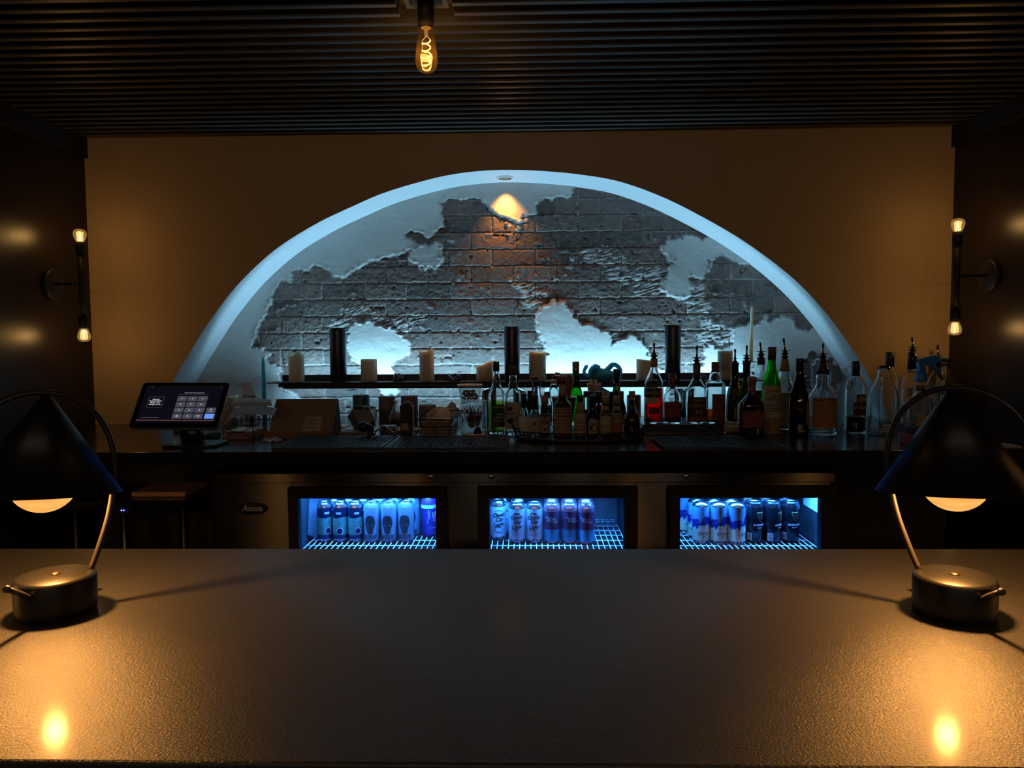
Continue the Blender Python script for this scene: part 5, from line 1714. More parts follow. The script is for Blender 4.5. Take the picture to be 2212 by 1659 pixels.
# pillars standing on the counter below the shelf
GC = 'candles on the counter under the shelf'
candle('dark teal pillar candle behind the faceted steel tin', 781, 909, 18, 853, wax_green, z=ZC, dish=.1, group=GC)
candle('grey-brown pillar candle right of the dark teal one on the counter', 836.5, 910, 17.5, 856, wax_grey, z=ZC, dish=.1, group=GC)
candle('dusky rose pillar candle behind the dark packet on the counter', 885, 910, 18, 855, wax_rust, z=ZC, dish=.1, group=GC)
candle('short ribbed grey candle behind the napkin basket', 924, 911, 18, 874, wax_grey, z=ZC, dish=.1, group=GC, ribbed=1)
candle('pale grey candle with slanted top behind the green liqueur bottle', 1057, 905, 16, 838, wax_grey, z=ZC, slant=.4, group=GC)
candle('pale grey candle with slanted top right of the fruit-labelled bottle', 1123, 905, 14, 840, wax_pale, z=ZC, slant=-.45, group=GC)
candle('pale grey candle with slanted top behind the straw cup', 1303, 905, 14, 838, wax_pale, z=ZC, slant=-.5, group=GC)
candle('rose pillar candle behind the right end of the oval tray', 1369, 908, 15, 853, wax_rust, z=ZC, dish=.1, group=GC)
candle('yellow-cream pillar candle right behind the payment screen', 498, 911, 18, 855, wax_olive, z=ZC, ragged=.12, dish=.5, group=GC)
# ================================================================== left half of the counter
# ---- payment terminal
M_tab = mat('black tablet bezel', (.010, .010, .011), .3)
M_tabside = mat('grey tablet edge', (.28, .29, .30), .35, metal=.4)
BL, BR_, TL = onY(276, 925, 2.62), onY(470.5, 926, 2.62), onY(311, 825, 2.735)
TRp = onY(497, 827, 2.735)
wid = (BR_ - BL).length
upv = ((TL + TRp) / 2 - (BL + BR_) / 2)
hei = upv.length
T = thing('payment_terminal', 'lit touchscreen payment terminal on a black stand at the left end of the counter', 'payment terminal', ((BL.x + BR_.x) / 2, 2.70, ZC))
ex = (BR_ - BL).normalized()
ez = upv.normalized()
ey = ez.cross(ex).normalized()
o0 = (BL + BR_) / 2 - T.location
Mt = Matrix(((ex.x, ey.x, ez.x, o0.x), (ex.y, ey.y, ez.y, o0.y), (ex.z, ey.z, ez.z, o0.z), (0, 0, 0, 1)))
# rounded slab in (x, z), y is depth


def rrect(w, h, r, n=6):
    pts = []
    for cx_, cz_, a0 in ((w / 2 - r, r, -90), (w / 2 - r, h - r, 0), (-w / 2 + r, h - r, 90), (-w / 2 + r, r, 180)):
        for i in range(n + 1):
            a = math.radians(a0 + 90 * i / n)
            pts.append((cx_ + r * math.cos(a), cz_ + r * math.sin(a)))
    return pts


MB().prism(rrect(wid, hei, .014), 0, .014, Mt).build('housing', M_tabside, T, .002)
MB().prism(rrect(wid - .004, hei - .004, .013), -.0006, .0004, Mt @ Matrix.Translation((0, 0, .002))).build('bezel', M_tab, T)
sw, s0, s1 = wid - .040, .022, hei - .016
so = MB().add([(-sw / 2, -.001, s0), (sw / 2, -.001, s0), (sw / 2, -.001, s1), (-sw / 2, -.001, s1)], [(0, 1, 2, 3)], False, Mt).build('screen', emit('dark screen', (.0035, .0032, .0065), 1.0), T)
Kc, Kb = emit('key grey', (.062, .064, .085), 1.0), emit('key blue', (.13, .30, .85), 1.0)
I_lit = emit('screen lettering', (.75, .75, .80), 1.0)
I_dim = emit('dim screen lettering', (.16, .16, .18), 1.0)
# screen coordinates: u from left 0..1, v from top 0..1


def sc_(u, v, e=-.0014):
    return (-sw / 2 + sw * u, e, s1 - (s1 - s0) * v)


def scq(mb, u0, u1, v0, v1, e=-.0014):
    return mb.add([sc_(u0, v1, e), sc_(u1, v1, e), sc_(u1, v0, e), sc_(u0, v0, e)], [(0, 1, 2, 3)], False, Mt)


US, VS = [.445, .580, .712], [.285, .440, .595, .755]
ku, kvh = .122, .132
for r_ in range(4):
    for c_ in range(3):
        scq(MB(), US[c_], US[c_] + ku, VS[r_], VS[r_] + kvh).build('key', Kc, so)
scq(MB(), .858, .98, VS[2], VS[2] + kvh).build('key', Kc, so)
scq(MB(), .858, .98, VS[3], VS[3] + kvh).build('enter_key', Kb, so)
tx = MB()
lab = ['1', '2', '3', '4', '5', '6', '7', '8', '9', '', '0', '']
for i, s_ in enumerate(lab):
    if s_:
        p = sc_(US[i % 3] + ku / 2, VS[i // 3] + kvh / 2, -.0018)
        text_flat(tx, s_, .0085, Mt @ Matrix.Translation(p), bold=.0001)
for i, s_ in enumerate(['Redacted', 'Basement Drink', 'Parlor - ATL', 'Georgia Ave SE']):
    text_flat(tx, s_, .0068, Mt @ Matrix.Translation(sc_(.172, .375 + i * .045, -.0018)), bold=.0001)
text_flat(tx, 'Swipe card or enter your passcode', .0052, Mt @ Matrix.Translation(sc_(.645, .195, -.0018)))
text_flat(tx, 'Passcode', .0038, Mt @ Matrix.Translation(sc_(.919, VS[2] + .108, -.0018)))


def ringm(mb, u, v, r, e=-.0018):
    c = Vector(sc_(u, v, e))
    mb.tube([Mt @ (c + Vector((r * math.cos(q), 0, r * math.sin(q)))) for q in [2 * PI * i / 16 for i in range(16)]], .0007, 5, closed=True)


ringm(tx, US[0] + ku / 2, VS[3] + kvh / 2, .0034)
ringm(tx, .919, VS[2] + .048, .0026)
c = Vector(sc_(US[2] + ku / 2, VS[3] + kvh / 2, -.0018))
tx.tube([Mt @ (c + Vector(q)) for q in ((-.005, 0, 0), (-.002, 0, .003), (.005, 0, .003), (.005, 0, -.003), (-.002, 0, -.003))], .0006, 5, closed=True)
tx.build('screen_lettering', I_lit, so)
ln = MB()
for u0, u1, v0, v1 in ((.445, .834, .236, .240), (.060, .285, .862, .868), (.06, .08, .03, .04), (.965, .98, .03, .04)):
    scq(ln, u0, u1, v0, v1, -.0016)
for u0, u1, v0, v1 in ((.075, .270, .300, .303), (.075, .270, .585, .588), (.075, .077, .300, .588), (.268, .270, .300, .588)):
    scq(ln, u0, u1, v0, v1, -.0016)
ln.build('screen_rule', I_dim, so)
scq(MB(), .0, 1.0, .925, .932).build('status_line', emit('salmon line', (.55, .17, .12), 1.0), so)
# stand
fx = onZ(432, 957, ZC)
sb_ = MB()
sb_.prism(rrect(.20, .15, .03), 0, .010, Matrix.Translation((.035, -.10, .0)) @ Matrix.Rotation(PI / 2, 4, 'X').inverted() @ Matrix.Translation((0, -.010, 0)) if False else Matrix.Translation((.045, -.075, 0)) @ Matrix(((1, 0, 0, 0), (0, 0, 1, 0), (0, 1, 0, 0), (0, 0, 0, 1))))
sb_.build('foot', M_tab, T, .003, loc=(0, 0, .0006))
MB().tube([(.03, .02, .008), (.02, .015, .05), (.01, .03, .13)], [.050, .038, .030], 16, flat=.7).build('stand_neck', M_tab, T)
light('terminal led', 'POINT', onZ(372, 952, ZC) + Vector((0, .02, .012)), .004, (.1, 1, .25), .004)

# things by the terminal
P, k = base(372, 938)
T = thing('tape_roll', 'roll of clear tape lying behind the stand of the payment screen', 'tape', P + Vector((0, .10, 0)))
MB().lathe([(.030, 0), (.042, 0), (.042, .022), (.030, .022)], 32, closed=True).build('tape', mat('yellowish tape', (.32, .30, .14), .4), T)
MB().lathe([(.026, 0), (.030, 0), (.030, .022), (.026, .022)], 32, closed=True).build('core', mat('cardboard core', (.3, .22, .14), .8), T)
P, k = base(461, 951)
o = MB().lathe(fine([(.0005, .001), (12 * k, .001), (15 * k, 8 * k), (16 * k, 15 * k), (15 * k, 15 * k), (13.5 * k, 9 * k), (.0005, 4 * k)], 2), 28).build('small_bowl', mat('teal glazed bowl', (.03, .10, .09), .25), None, loc=P)
tag(o, 'small teal bowl between the payment screen and the wire caddy', 'bowl')
P, k = base(222, 903)
T = thing('pepper_mill', 'dark turned bottle-shaped mill by the left wall', 'mill', P)
MB().lathe(fine([(14 * k, 0), (19 * k, 6 * k), (19 * k, 30 * k), (12 * k, 42 * k), (7 * k, 50 * k), (7 * k, 55 * k)], 3), 28).build('body', M_socket, T)
MB().sphere((0, 0, 58 * k), 8 * k, 16, 10).build('knob', M_socket, T)

# red and white carton standing on end
M_cw = leaf('white carton board', (.72, .72, .73), .7, .3)
P, k = base(540, 916)
T = thing('paper_carton', 'tall open white carton with red panels left of the teal taper', 'carton', P, rz=.3)
w = 13 * k
MB().box(-w, w, -w * .8, w * .8, 0, 62 * k).build('box', M_cw, T)
for x0, x1, z0, z1 in ((-w * 1.005, -w * .5, 50 * k, 60 * k), (w * .1, w * 1.005, 46 * k, 61 * k)):
    MB().box(x0, x1, -w * .83, -w * .8, z0, z1).build('red_panel', mat('red print panel', (.50, .07, .05), .6), T)
MB().add([(-w, -w * .8, 62 * k), (w, -w * .8, 62 * k), (w * .35, -w * .2, 91 * k), (-w * 1.7, -w * .2, 88 * k), (-w * 1.5, -w * .3, 79 * k), (-w * 1.15, -w * .4, 79 * k), (-w, -w * .77, 62 * k), (w, -w * .77, 62 * k), (w * .35, -w * .17, 91 * k), (-w * 1.7, -w * .17, 88 * k), (-w * 1.5, -w * .27, 79 * k), (-w * 1.15, -w * .37, 79 * k)],
         [(0, 1, 2, 3, 4, 5), (11, 10, 9, 8, 7, 6), (0, 6, 7, 1), (1, 7, 8, 2), (2, 8, 9, 3), (3, 9, 10, 4), (4, 10, 11, 5), (5, 11, 6, 0)]).build('open_flap', M_cw, T)

# receipts curling over
M_paper = leaf('thermal receipt paper', (.72, .73, .73), .8, .5)


def strip(name, label, line, w0, w1, m=M_paper, cat='receipt', group=None):
    """a curled paper strip: line of (px, py, Y) for the near edge, w0/w1 depth offsets for the far edge"""
    L0 = [onY(x, y_, Y) for x, y_, Y in line]
    a = catmull(L0, 6)
    n_ = len(a)
    vs, fs = [], []
    for i, p in enumerate(a):
        d_ = Vector((w0[0] + (w1[0] - w0[0]) * i / n_, w0[1] + (w1[1] - w0[1]) * i / n_, w0[2] + (w1[2] - w0[2]) * i / n_))
        vs += [p, p + d_, p - Vector((0, 0, .0006)), p + d_ - Vector((0, 0, .0006))]
    for i in range(n_ - 1):
        q = 4 * i
        fs += [(q, q + 1, q + 5, q + 4), (q + 2, q + 6, q + 7, q + 3), (q, q + 4, q + 6, q + 2), (q + 1, q + 3, q + 7, q + 5)]
    fs += [(0, 2, 3, 1), (4 * n_ - 4, 4 * n_ - 3, 4 * n_ - 1, 4 * n_ - 2)]
    c0 = vs[0].copy()
    o_ = MB().add([v_ - c0 for v_ in vs], fs, True).build(name, m, None, loc=c0)
    tag(o_, label, cat, group)
    return o_


strip('receipt_strip', 'upper long curling receipt strip arched over the wire caddy', [(483, 897, 2.74), (492, 884, 2.76), (520, 876, 2.78), (555, 875, 2.80), (588, 877, 2.82)], (-.0, .09, .030), (-.03, .07, .018), group='curled receipts')
strip('receipt_strip', 'lower long curling receipt strip sweeping down beside the payment screen', [(472, 934, 2.66), (490, 912, 2.67), (512, 899, 2.70), (545, 895, 2.74), (591, 897, 2.80)], (-.0, .08, .045), (.0, .04, .022), group='curled receipts')

# wire caddy with napkins and markers
P, k = base(533, 950)
T = thing('wire_caddy', 'black wire caddy holding napkins in front of the receipts', 'caddy', P)
M_bw = mat('black wire', (.012, .012, .012), .45)
wr = MB()
x0, x1, d0, d1, h = -50 * k, 15 * k, -.005, .15, 32 * k
sx1 = x1 + .02
r_ = .0018
wr.tube([(x0, d0, 0), (x1, d0, 0), (sx1, d1, 0), (x0 + .01, d1, 0)], r_, 6, closed=True)
wr.tube([(x0, d0, h), (x1, d0, h), (sx1, d1, h + .006), (x0 + .01, d1, h + .006)], r_, 6, closed=True)
for x, y_ in ((x0, d0), (x1, d0), (sx1, d1), (x0 + .01, d1)):
    wr.tube([(x, y_, 0), (x, y_, h + (.006 if y_ == d1 else 0))], r_, 6)
mx_ = (x0 + x1) / 2
for sg in (1, -1):
    wr.tube([(x0 + (x1 - x0) * i / 16, d0, h * (.5 + sg * (.5 - .5 * math.sin(PI * i / 16)) * .98)) for i in range(17)], r_ * .8, 6)
    wr.tube([(x1 + (sx1 - x1) * i / 16, d0 + (d1 - d0) * i / 16, h * (.5 + sg * (.5 - .5 * math.sin(PI * i / 16)) * .98)) for i in range(17)], r_ * .8, 6)
for xa_, wd_ in ((x0 + .035, .024), (x1 + .012, .024)):
    wr.tube([(xa_, d1, h), (xa_, d1, h + .030), (xa_ + wd_, d1, h + .030), (xa_ + wd_, d1, h)], r_, 6)
wr.build('wire_frame', M_bw, T)
M_nap = mat('white napkin', (.62, .60, .58), .85)
M_kraft = mat('kraft brown paper', (.36, .17, .09), .8, var=.12)
o = MB().box(x0 + .008, x1 - .004, d0 + .006, d1 - .012, .0022, 18 * k).build('napkin_stack', M_kraft, None, .001, loc=P)
tag(o, 'stack of brown-edged napkins in the black wire caddy', 'napkins')
MB().box(x0 + .008, x1 - .004, d0 + .006, d1 - .012, 18 * k, 18.6 * k).build('top_sheet', M_nap, o)
for cx_, yb_, hw, yt, m_, lab in ((509, 936, 8, 902, mat('olive marker', (.16, .14, .03), .5), 'short olive marker standing behind the left side of the wire caddy'), (524, 932, 5, 898, M_nap, 'white marker between the olive and the black ones behind the caddy'),
                                  (545, 930, 5, 899, W_['black'], 'black marker standing behind the middle of the wire caddy'), (560, 929, 5, 898, M_cw, 'pale marker standing behind the right side of the wire caddy')):
    P, k = base(cx_, yb_)
    T2 = thing('marker_pen', lab, 'marker', P, 'markers behind the wire caddy')
    hh_ = (yb_ - yt) * k
    MB().lathe([(.0005, 0), (hw * .8 * k, 0), (hw * .85 * k, hh_ * .6), (.0005, hh_ * .6)], 16).build('barrel', m_, T2)
    MB().lathe([(.0005, hh_ * .6), (hw * .95 * k, hh_ * .6), (hw * .9 * k, hh_), (.0005, hh_)], 16).build('cap', m_, T2)
# crumpled clear bag
P, k = base(590, 953)
bg = MB()
rr_ = random.Random(4)
for i in range(5):
    bg.sphere(((-14 + 7 * i) * k, rr_.uniform(-.02, .03), 3 * k), 1, 9, 6, sc=(9 * k, rr_.uniform(.012, .022), rr_.uniform(2.5, 4.2) * k))
for i, v in enumerate(bg.v):
    bg.v[i] = (v[0] + rr_.uniform(-1, 1) * 1.2 * k, v[1] + rr_.uniform(-1, 1) * .003, max(0, v[2] + rr_.uniform(-1, 1) * 1.5 * k))
bg.sm = [False] * len(bg.sm)
o = bg.build('plastic_bag', thin('crinkled clear film', (.8, .83, .85), .12, dens=.3), None, loc=P)
tag(o, 'crumpled clear plastic bag on the counter left of the rubber mats', 'bag')
P, k = base(594, 945)
o = MB().sphere((0, 0, 2.4 * k), 1, 14, 8, sc=(5 * k, .008, 2.4 * k)).build('mint_sweet', M_cw, None, loc=P + Vector((-.003, .015, 0)))
tag(o, 'little white wrapped sweet beside the foot of the brown easel', 'sweet')

# brown card easel with a receipt stuck on it
A, B, C_, D_ = onY(578, 941, 2.935), onY(716, 941, 2.935), onY(729, 861, 3.02), onY(597, 862, 3.02)
T = thing('display_easel', 'brown board display easel with a receipt stuck on its face', 'easel', ((A.x + B.x) / 2, 2.935, ZC))
off = T.location
q = [p - off for p in (A, B, C_, D_)]
nrm = (q[1] - q[0]).cross(q[3] - q[0]).normalized()
M_board = mat('warm brown board', (.27, .175, .115), .65, var=.12, scale=10, stretch=(1, 6, 6))
t_ = nrm * -.006
MB().add(q + [p + t_ for p in q], [(0, 1, 2, 3), (7, 6, 5, 4), (0, 4, 5, 1), (1, 5, 6, 2), (2, 6, 7, 3), (3, 7, 4, 0)]).build('face_board', M_board, T)
l0, l1 = q[0] + Vector((0, -.035, -.010)), q[1] + Vector((0, -.035, -.010))
lp = MB().box(q[0].x - .002, q[1].x + .002, -.034, .002, 0, .006).box(q[0].x - .002, q[1].x + .002, -.040, -.034, 0, .026)
lp.build('front_lip', mat('rust brown board', (.26, .11, .05), .6), T)
zt_ = q[2].z
MB().add([(q[1].x - .006, .01, .0), (q[1].x - .006, .16, .0), (q[2].x - .004, q[2].y + .012, zt_ - .004), (q[1].x, .01, .0), (q[1].x, .16, .0), (q[2].x + .001, q[2].y + .012, zt_ - .004)], [(0, 1, 2), (5, 4, 3), (0, 3, 4, 1), (1, 4, 5, 2), (2, 5, 3, 0)]).build('side_wedge', mat('dark board', (.05, .03, .02), .7), T)
MB().add([(q[0].x + .006, .01, .0), (q[0].x + .006, .16, .0), (q[3].x + .004, q[3].y + .012, zt_ - .004), (q[0].x, .01, .0), (q[0].x, .16, .0), (q[3].x - .001, q[3].y + .012, zt_ - .004)], [(0, 2, 1), (5, 3, 4), (0, 1, 4, 3), (1, 2, 5, 4), (2, 0, 3, 5)]).build('side_wedge', M_board, T)


def on_face(px, py):
    d_ = ray(px, py)
    p_ = A
    n__ = nrm
    return CAM + d_ * ((p_ - CAM).dot(n__) / d_.dot(n__))


cn = [on_face(*p_) for p_ in ((654, 932), (691, 932), (698, 899), (661, 900))]
c0 = cn[0].copy()
o = MB().add([p_ - c0 + nrm * .0012 for p_ in cn] + [p_ - c0 + nrm * .0004 for p_ in cn], [(0, 1, 2, 3), (7, 6, 5, 4), (0, 4, 5, 1), (1, 5, 6, 2), (2, 6, 7, 3), (3, 7, 4, 0)]).build('receipt_slip', mat('pinkish receipt', (.46, .38, .34), .85, var=.06), None, loc=c0)
tag(o, 'small printed receipt stuck on the face of the brown easel', 'receipt')
pm = MB()
ex_, ez_ = (cn[1] - cn[0]), (cn[3] - cn[0])
for i in range(9):
    v0 = .88 - i * .085
    u0, u1 = (.30, .62) if i == 0 else (.12, .55 + .3 * ((i * 5) % 3) / 2)
    pts_ = [ex_ * u + ez_ * v + nrm * .0016 for u, v in ((u0, v0 - .03), (u1, v0 - .03), (u1, v0), (u0, v0))]
    pm.add(pts_, [(0, 1, 2, 3)])
pm.build('fine_print', mat('faded grey print', (.20, .17, .16), .8), o)

# ---- rubber bar mats
M_mat = mat('black ribbed rubber', (.016, .016, .017), .45)


def bar_mat(label, c):
    a, b_, c_, d_ = [onZ(x, y_, ZC) for x, y_ in c]
    o_ = ((a + b_ + c_ + d_) / 4)
    T_ = thing('bar_mat', label, 'bar mat', o_, 'black rubber bar mats')
    x0_, x1_ = (a.x + d_.x) / 2 - o_.x, (b_.x + c_.x) / 2 - o_.x
    y0_, y1_ = a.y - o_.y, d_.y - o_.y
    MB().box(x0_, x1_, y0_, y1_, 0, .004).build('pad', M_mat, T_)
    rb = MB()
    n_ = int((x1_ - x0_ - .02) / .0105)
    for i in range(n_ + 1):
        x = x0_ + .01 + (x1_ - x0_ - .02) * i / n_
        rb.box(x - .0022, x + .0022, y0_ + .008, y1_ - .006, .004, .010)
    rb.build('ribs', M_mat, T_)
    rm = MB().box(x0_, x1_, y0_, y0_ + .006, .004, .010).box(x0_, x1_, y1_ - .005, y1_, .004, .010).box(x0_, x0_ + .006, y0_ + .006, y1_ - .005, .004, .010).box(x1_ - .006, x1_, y0_ + .006, y1_ - .005, .004, .010)
    rm.build('border', M_mat, T_)
    return T_


bar_mat('left ribbed black rubber mat along the counter edge in front of the easel', [(585, 973), (838, 973), (848, 946), (650, 946)])
bar_mat('ribbed black rubber mat in front of the wire napkin basket', [(842, 973), (1098, 973), (1098, 946), (852, 946)])
bar_mat('right ribbed black rubber mat along the counter edge in front of the towel', [(1428, 972), (1690, 972), (1660, 948), (1412, 948)])

# ---- small boards
M_walnut = mat('walnut coaster', (.28, .15, .09), .5, var=.2, stretch=(1, 6, 6))
for cx_, yb_, hw, d_, lab in ((765, 934, 27, .05, 'flat wooden board under the hand juicer'), (876, 930, 33, .05, 'flat wooden board behind the dark packet')):
    P, k = base(cx_, yb_)
    o = MB().box(-hw * k, hw * k, -d_, d_, 0, .007).build('wooden_board', M_walnut, None, .001, loc=P)
    tag(o, lab, 'board')
# loose white napkin
P, k = base(738, 921)
o = MB().box(-22 * k, 14 * k, -.06, .06, 0, .004).build('paper_napkin', M_nap, None, 0, loc=P)
tag(o, 'loose white napkin lying between the easel and the steel tin', 'napkin')

# ---- faceted steel tin with a curved strap, and the hand juicer in front of it
P, k = base(786, 931)
T = thing('faceted_tin', 'bent faceted steel tin with curved strap handle in front of the teal candle', 'tin', P)
M_dull = mat('dull bent steel', (.34, .30, .27), .28, metal=1, bump=.2, bscale=25)
rr_ = random.Random(9)
ring0 = [(-18, 0), (2, -14), (22, -4), (18, 14), (-8, 16)]
ringm_ = [(-36, 2), (-14, -20), (26, -8), (26, 16), (-14, 20)]
ring1 = [(-27, 4), (-20, -15), (16, -12), (25, 12), (-6, 20)]
vs = [(x * k, y_ * k, 0) for x, y_ in ring0] + [(x * k, y_ * k, (30 + 3 * math.sin(i * 2)) * k) for i, (x, y_) in enumerate(ringm_)] + [(x * k, y_ * k, (50 + 4 * math.cos(i * 1.7)) * k) for i, (x, y_) in enumerate(ring1)]
vi = [(x * .93, y_ * .93, max(.003, z_ - .0008)) for x, y_, z_ in vs]
fs = [tuple(range(5))[::-1]]
for j in range(2):
    for i in range(5):
        a_, b_2, c_2, d_2 = j * 5 + i, j * 5 + (i + 1) % 5, (j + 1) * 5 + (i + 1) % 5, (j + 1) * 5 + i
        fs += [(a_, b_2, c_2), (a_, c_2, d_2), (a_ + 15, c_2 + 15, b_2 + 15), (a_ + 15, d_2 + 15, c_2 + 15)]
for i in range(5):
    fs.append((10 + i, 10 + (i + 1) % 5, 25 + (i + 1) % 5, 25 + i))
fs.append(tuple(range(15, 20)))
MB().add(vs + vi, fs).build('tin_body', M_dull, T)
hp_ = catmull([(0, -14 * k, 44 * k), (8 * k, -16 * k, 53 * k), (18 * k, -17 * k, 50 * k), (25 * k, -18 * k, 36 * k), (29 * k, -19 * k, 22 * k), (30 * k, -19 * k, 12 * k)], 5)
MB().tube(hp_, [3.2 * k] * len(hp_), 8, flat=.4).build('strap_handle', M_tin, T)
P, k = base(795, 949)
T = thing('hand_juicer', 'black and chrome hand juicer lying in front of the faceted tin', 'juicer', P)
MB().sphere((-12 * k, .02, 26 * k), 1, 20, 12, sc=(13 * k, .02, 12 * k)).build('cup', W_['black'], T)
MB().tube(catmull([(-10 * k, .015, 30 * k), (6 * k, .0, 28 * k), (10 * k, -.01, 18 * k), (2 * k, -.03, 6 * k), (-12 * k, -.05, 6 * k)], 5), [4 * k] * 15 + [3 * k] * 6, 10).build('grip', G_black, T)
MB().sphere((-14 * k, -.053, 6.5 * k), 3.4 * k, 14, 8).build('chrome_tip', M_tin, T)
for pp in ([(8 * k, .01, 12 * k), (32 * k, .01, 28 * k)], [(32 * k, .01, 28 * k), (56 * k, .01, 14 * k), (57 * k, .01, 6 * k)]):
    MB().tube(pp, 2.6 * k, 8).build('chrome_arm', M_tin, T)
MB().lathe([(4 * k, -.004), (6 * k, 0), (4 * k, .004)], 16, M=Matrix.Translation((12 * k, -.004, 14 * k)) @ Matrix.Rotation(PI / 2, 4, 'X')).build('hinge', M_tin, T)
# grey round jar stub below
P, k = base(838, 938)
o = MB().lathe([(.0005, 0), (17 * k, 0), (18 * k, 3 * k), (18 * k, 17 * k), (16 * k, 18 * k), (.0005, 18 * k)], 28).build('small_jar', mat('grey blue jar', (.14, .17, .20), .4), None, loc=P + Vector((0, .02, 0)))
tag(o, 'low grey-blue round jar under the chrome arms of the juicer', 'jar')

# ---- bag of beans and dark packet
P, k = base(856, 925)
T = thing('bean_bag', 'gathered clear bag of dark beans between the grey and rose candles', 'bag', P)
MB().sphere((0, 0, 18 * k), 1, 22, 14, sc=(13 * k, .03, 18 * k)).build('dark_contents', mat('dark beans', (.018, .013, .010), .5, bump=1.0, bscale=180, var=.5, scale=150), T)
MB().lathe(fine([(13.5 * k, 14 * k), (14.5 * k, 26 * k), (9 * k, 40 * k), (3 * k, 50 * k), (2.4 * k, 54 * k), (6 * k, 62 * k)], 3), 14).build('clear_wrap', thin('gathered clear film', (.85, .87, .9), .08, dens=.18), T)
P, k = base(880, 942)
T = thing('dark_packet', 'tall dark packet with small brown label left of the napkin basket', 'packet', P)
MB().prism([(-13 * k, 0), (13 * k, 0), (13.5 * k, 66 * k), (8 * k, 73 * k), (2 * k, 74 * k), (-6 * k, 71 * k), (-13.5 * k, 67 * k)], -.022, .022).build('wrapper', mat('dark glossy wrapper', (.022, .017, .014), .2, bump=.3, bscale=30), T, .003)
MB().box(-11 * k, 4 * k, -.0235, -.022, 14 * k, 29 * k).build('label', W_['tanp'], T)
MB().tube([(-13 * k, 0, 67 * k), (-6 * k, 0, 72 * k), (2 * k, 0, 75.5 * k), (8 * k, 0, 74 * k), (13 * k, 0, 67 * k)], .0022, 6).build('crimped_seal', mat('silvery film edge', (.5, .48, .46), .3), T)

# ---- scroll-wire basket with kraft napkins
P, k = base(944, 940)
T = thing('wire_basket', 'black scroll-wire basket filled with brown napkins and round coasters', 'basket', P)
wr = MB()
r_ = .0016
hb0, ht0 = 33 * k, 52 * k
bx, tx_, by, ty = 31 * k, 38 * k, .055, .070
for f, z_ in ((0, .002), (.16, 8 * k), (.28, 14 * k), (.40, 20 * k), (.55, 24 * k), (.75, 36 * k)):
    wr.tube([(-(bx + (tx_ - bx) * f), -(by + (ty - by) * f), z_), ((bx + (tx_ - bx) * f), -(by + (ty - by) * f), z_), ((bx + (tx_ - bx) * f) + .012, (by + (ty - by) * f), z_), (-(bx + (tx_ - bx) * f) + .012, (by + (ty - by) * f), z_)], r_, 6, closed=True)
wr.tube([(-tx_ * 1.08, -ty * 1.02, 40 * k), (tx_ * 1.02, -ty * 1.02, 37 * k), (tx_ * 1.25 + .012, ty, 50 * k), (-tx_ * 1.0 + .012, ty, 50 * k)], r_ * 1.3, 6, closed=True)
for i in range(-1, 2):
    c = Vector((i * 23 * k, -(by + (ty - by) * .7), 30 * k))
    wr.tube([c + Vector((9 * k * math.cos(q), 0, 7.5 * k * math.sin(q))) for q in [2 * PI * j / 18 for j in range(18)]], r_ * .9, 6, closed=True)
    wr.tube([c + Vector(((3 + j * .55) * k * math.cos(1.1 * j), -.001, (2 + j * .35) * k * math.sin(1.1 * j))) for j in range(8)], r_ * .7, 5)
for x in (-1, 0, 1):
    wr.tube([(x * bx, -by, 0), (x * (bx + 5 * k), -by - .010, 24 * k)], r_, 6)
for x in (-1, 1):
    wr.tube([(x * bx + .012, by, 0), (x * (bx + 5 * k) + .012, by + .010, 40 * k)], r_, 6)
wr.build('wire_frame', M_bw, T)
M_kr2 = mat('kraft napkin', (.42, .28, .16), .85, var=.08)
o = MB().box(-28 * k, 28 * k, -.045, .045, .004, 30 * k).build('napkin_stack', M_kr2, None, .002, loc=P)
tag(o, 'stack of kraft napkins filling the scroll-wire basket', 'napkins')
P2 = P + Vector((0, 0, 30 * k + .001))
MB().add([(-33 * k, -.046, 0), (26 * k, -.046, 2 * k), (30 * k, -.02, 5 * k), (26 * k, .02, 7 * k), (-20 * k, .02, 6 * k), (-26 * k, -.02, 9 * k)], [(0, 1, 2, 3, 4, 5)]).build('rumpled_napkin', M_kr2, o, loc=(0, 0, 30 * k))
for i in range(3):
    dM = Matrix.Translation(((2 + 3.2 * i) * k, .030 + .006 * i, (38 - 0.8 * i) * k)) @ Matrix.Rotation(math.radians(38 + 6 * i), 4, 'X') @ Matrix.Rotation(.15 * i, 4, 'Y')
    cc = MB().lathe([(.0005, 0), (27 * k, 0), (27 * k, .003), (.0005, .003)], 36, M=dM).build('round_coaster', M_kr2, None, loc=P)
    tag(cc, ['round brown coaster leaning at the front of the napkin basket', 'round brown coaster leaning second in the napkin basket', 'round brown coaster leaning at the back of the napkin basket'][i], 'coaster', 'coasters in the basket')
# rumpled white paper behind
P, k = base(975, 910)
vs, fs = [], []
rr_ = random.Random(12)
for i in range(7):
    for j in range(5):
        vs.append(((-26 + 52 * i / 6) * k, -.03 + .06 * j / 4, max(.001, (40 * math.sin(PI * (i + .2) / 6.4) * math.sin(PI * (j + .6) / 5.2) + rr_.uniform(-5, 5)) * k)))
for i in range(6):
    for j in range(4):
        a0_ = i * 5 + j
        fs.append((a0_, a0_ + 5, a0_ + 6, a0_ + 1))
o = MB().add(vs, fs).build('crumpled_paper', mat('crumpled white paper', (.66, .70, .70), .8), None, loc=P)
sol = o.modifiers.new('thickness', 'SOLIDIFY'); sol.thickness = .0008
tag(o, 'crumpled white paper behind the napkin basket', 'paper')

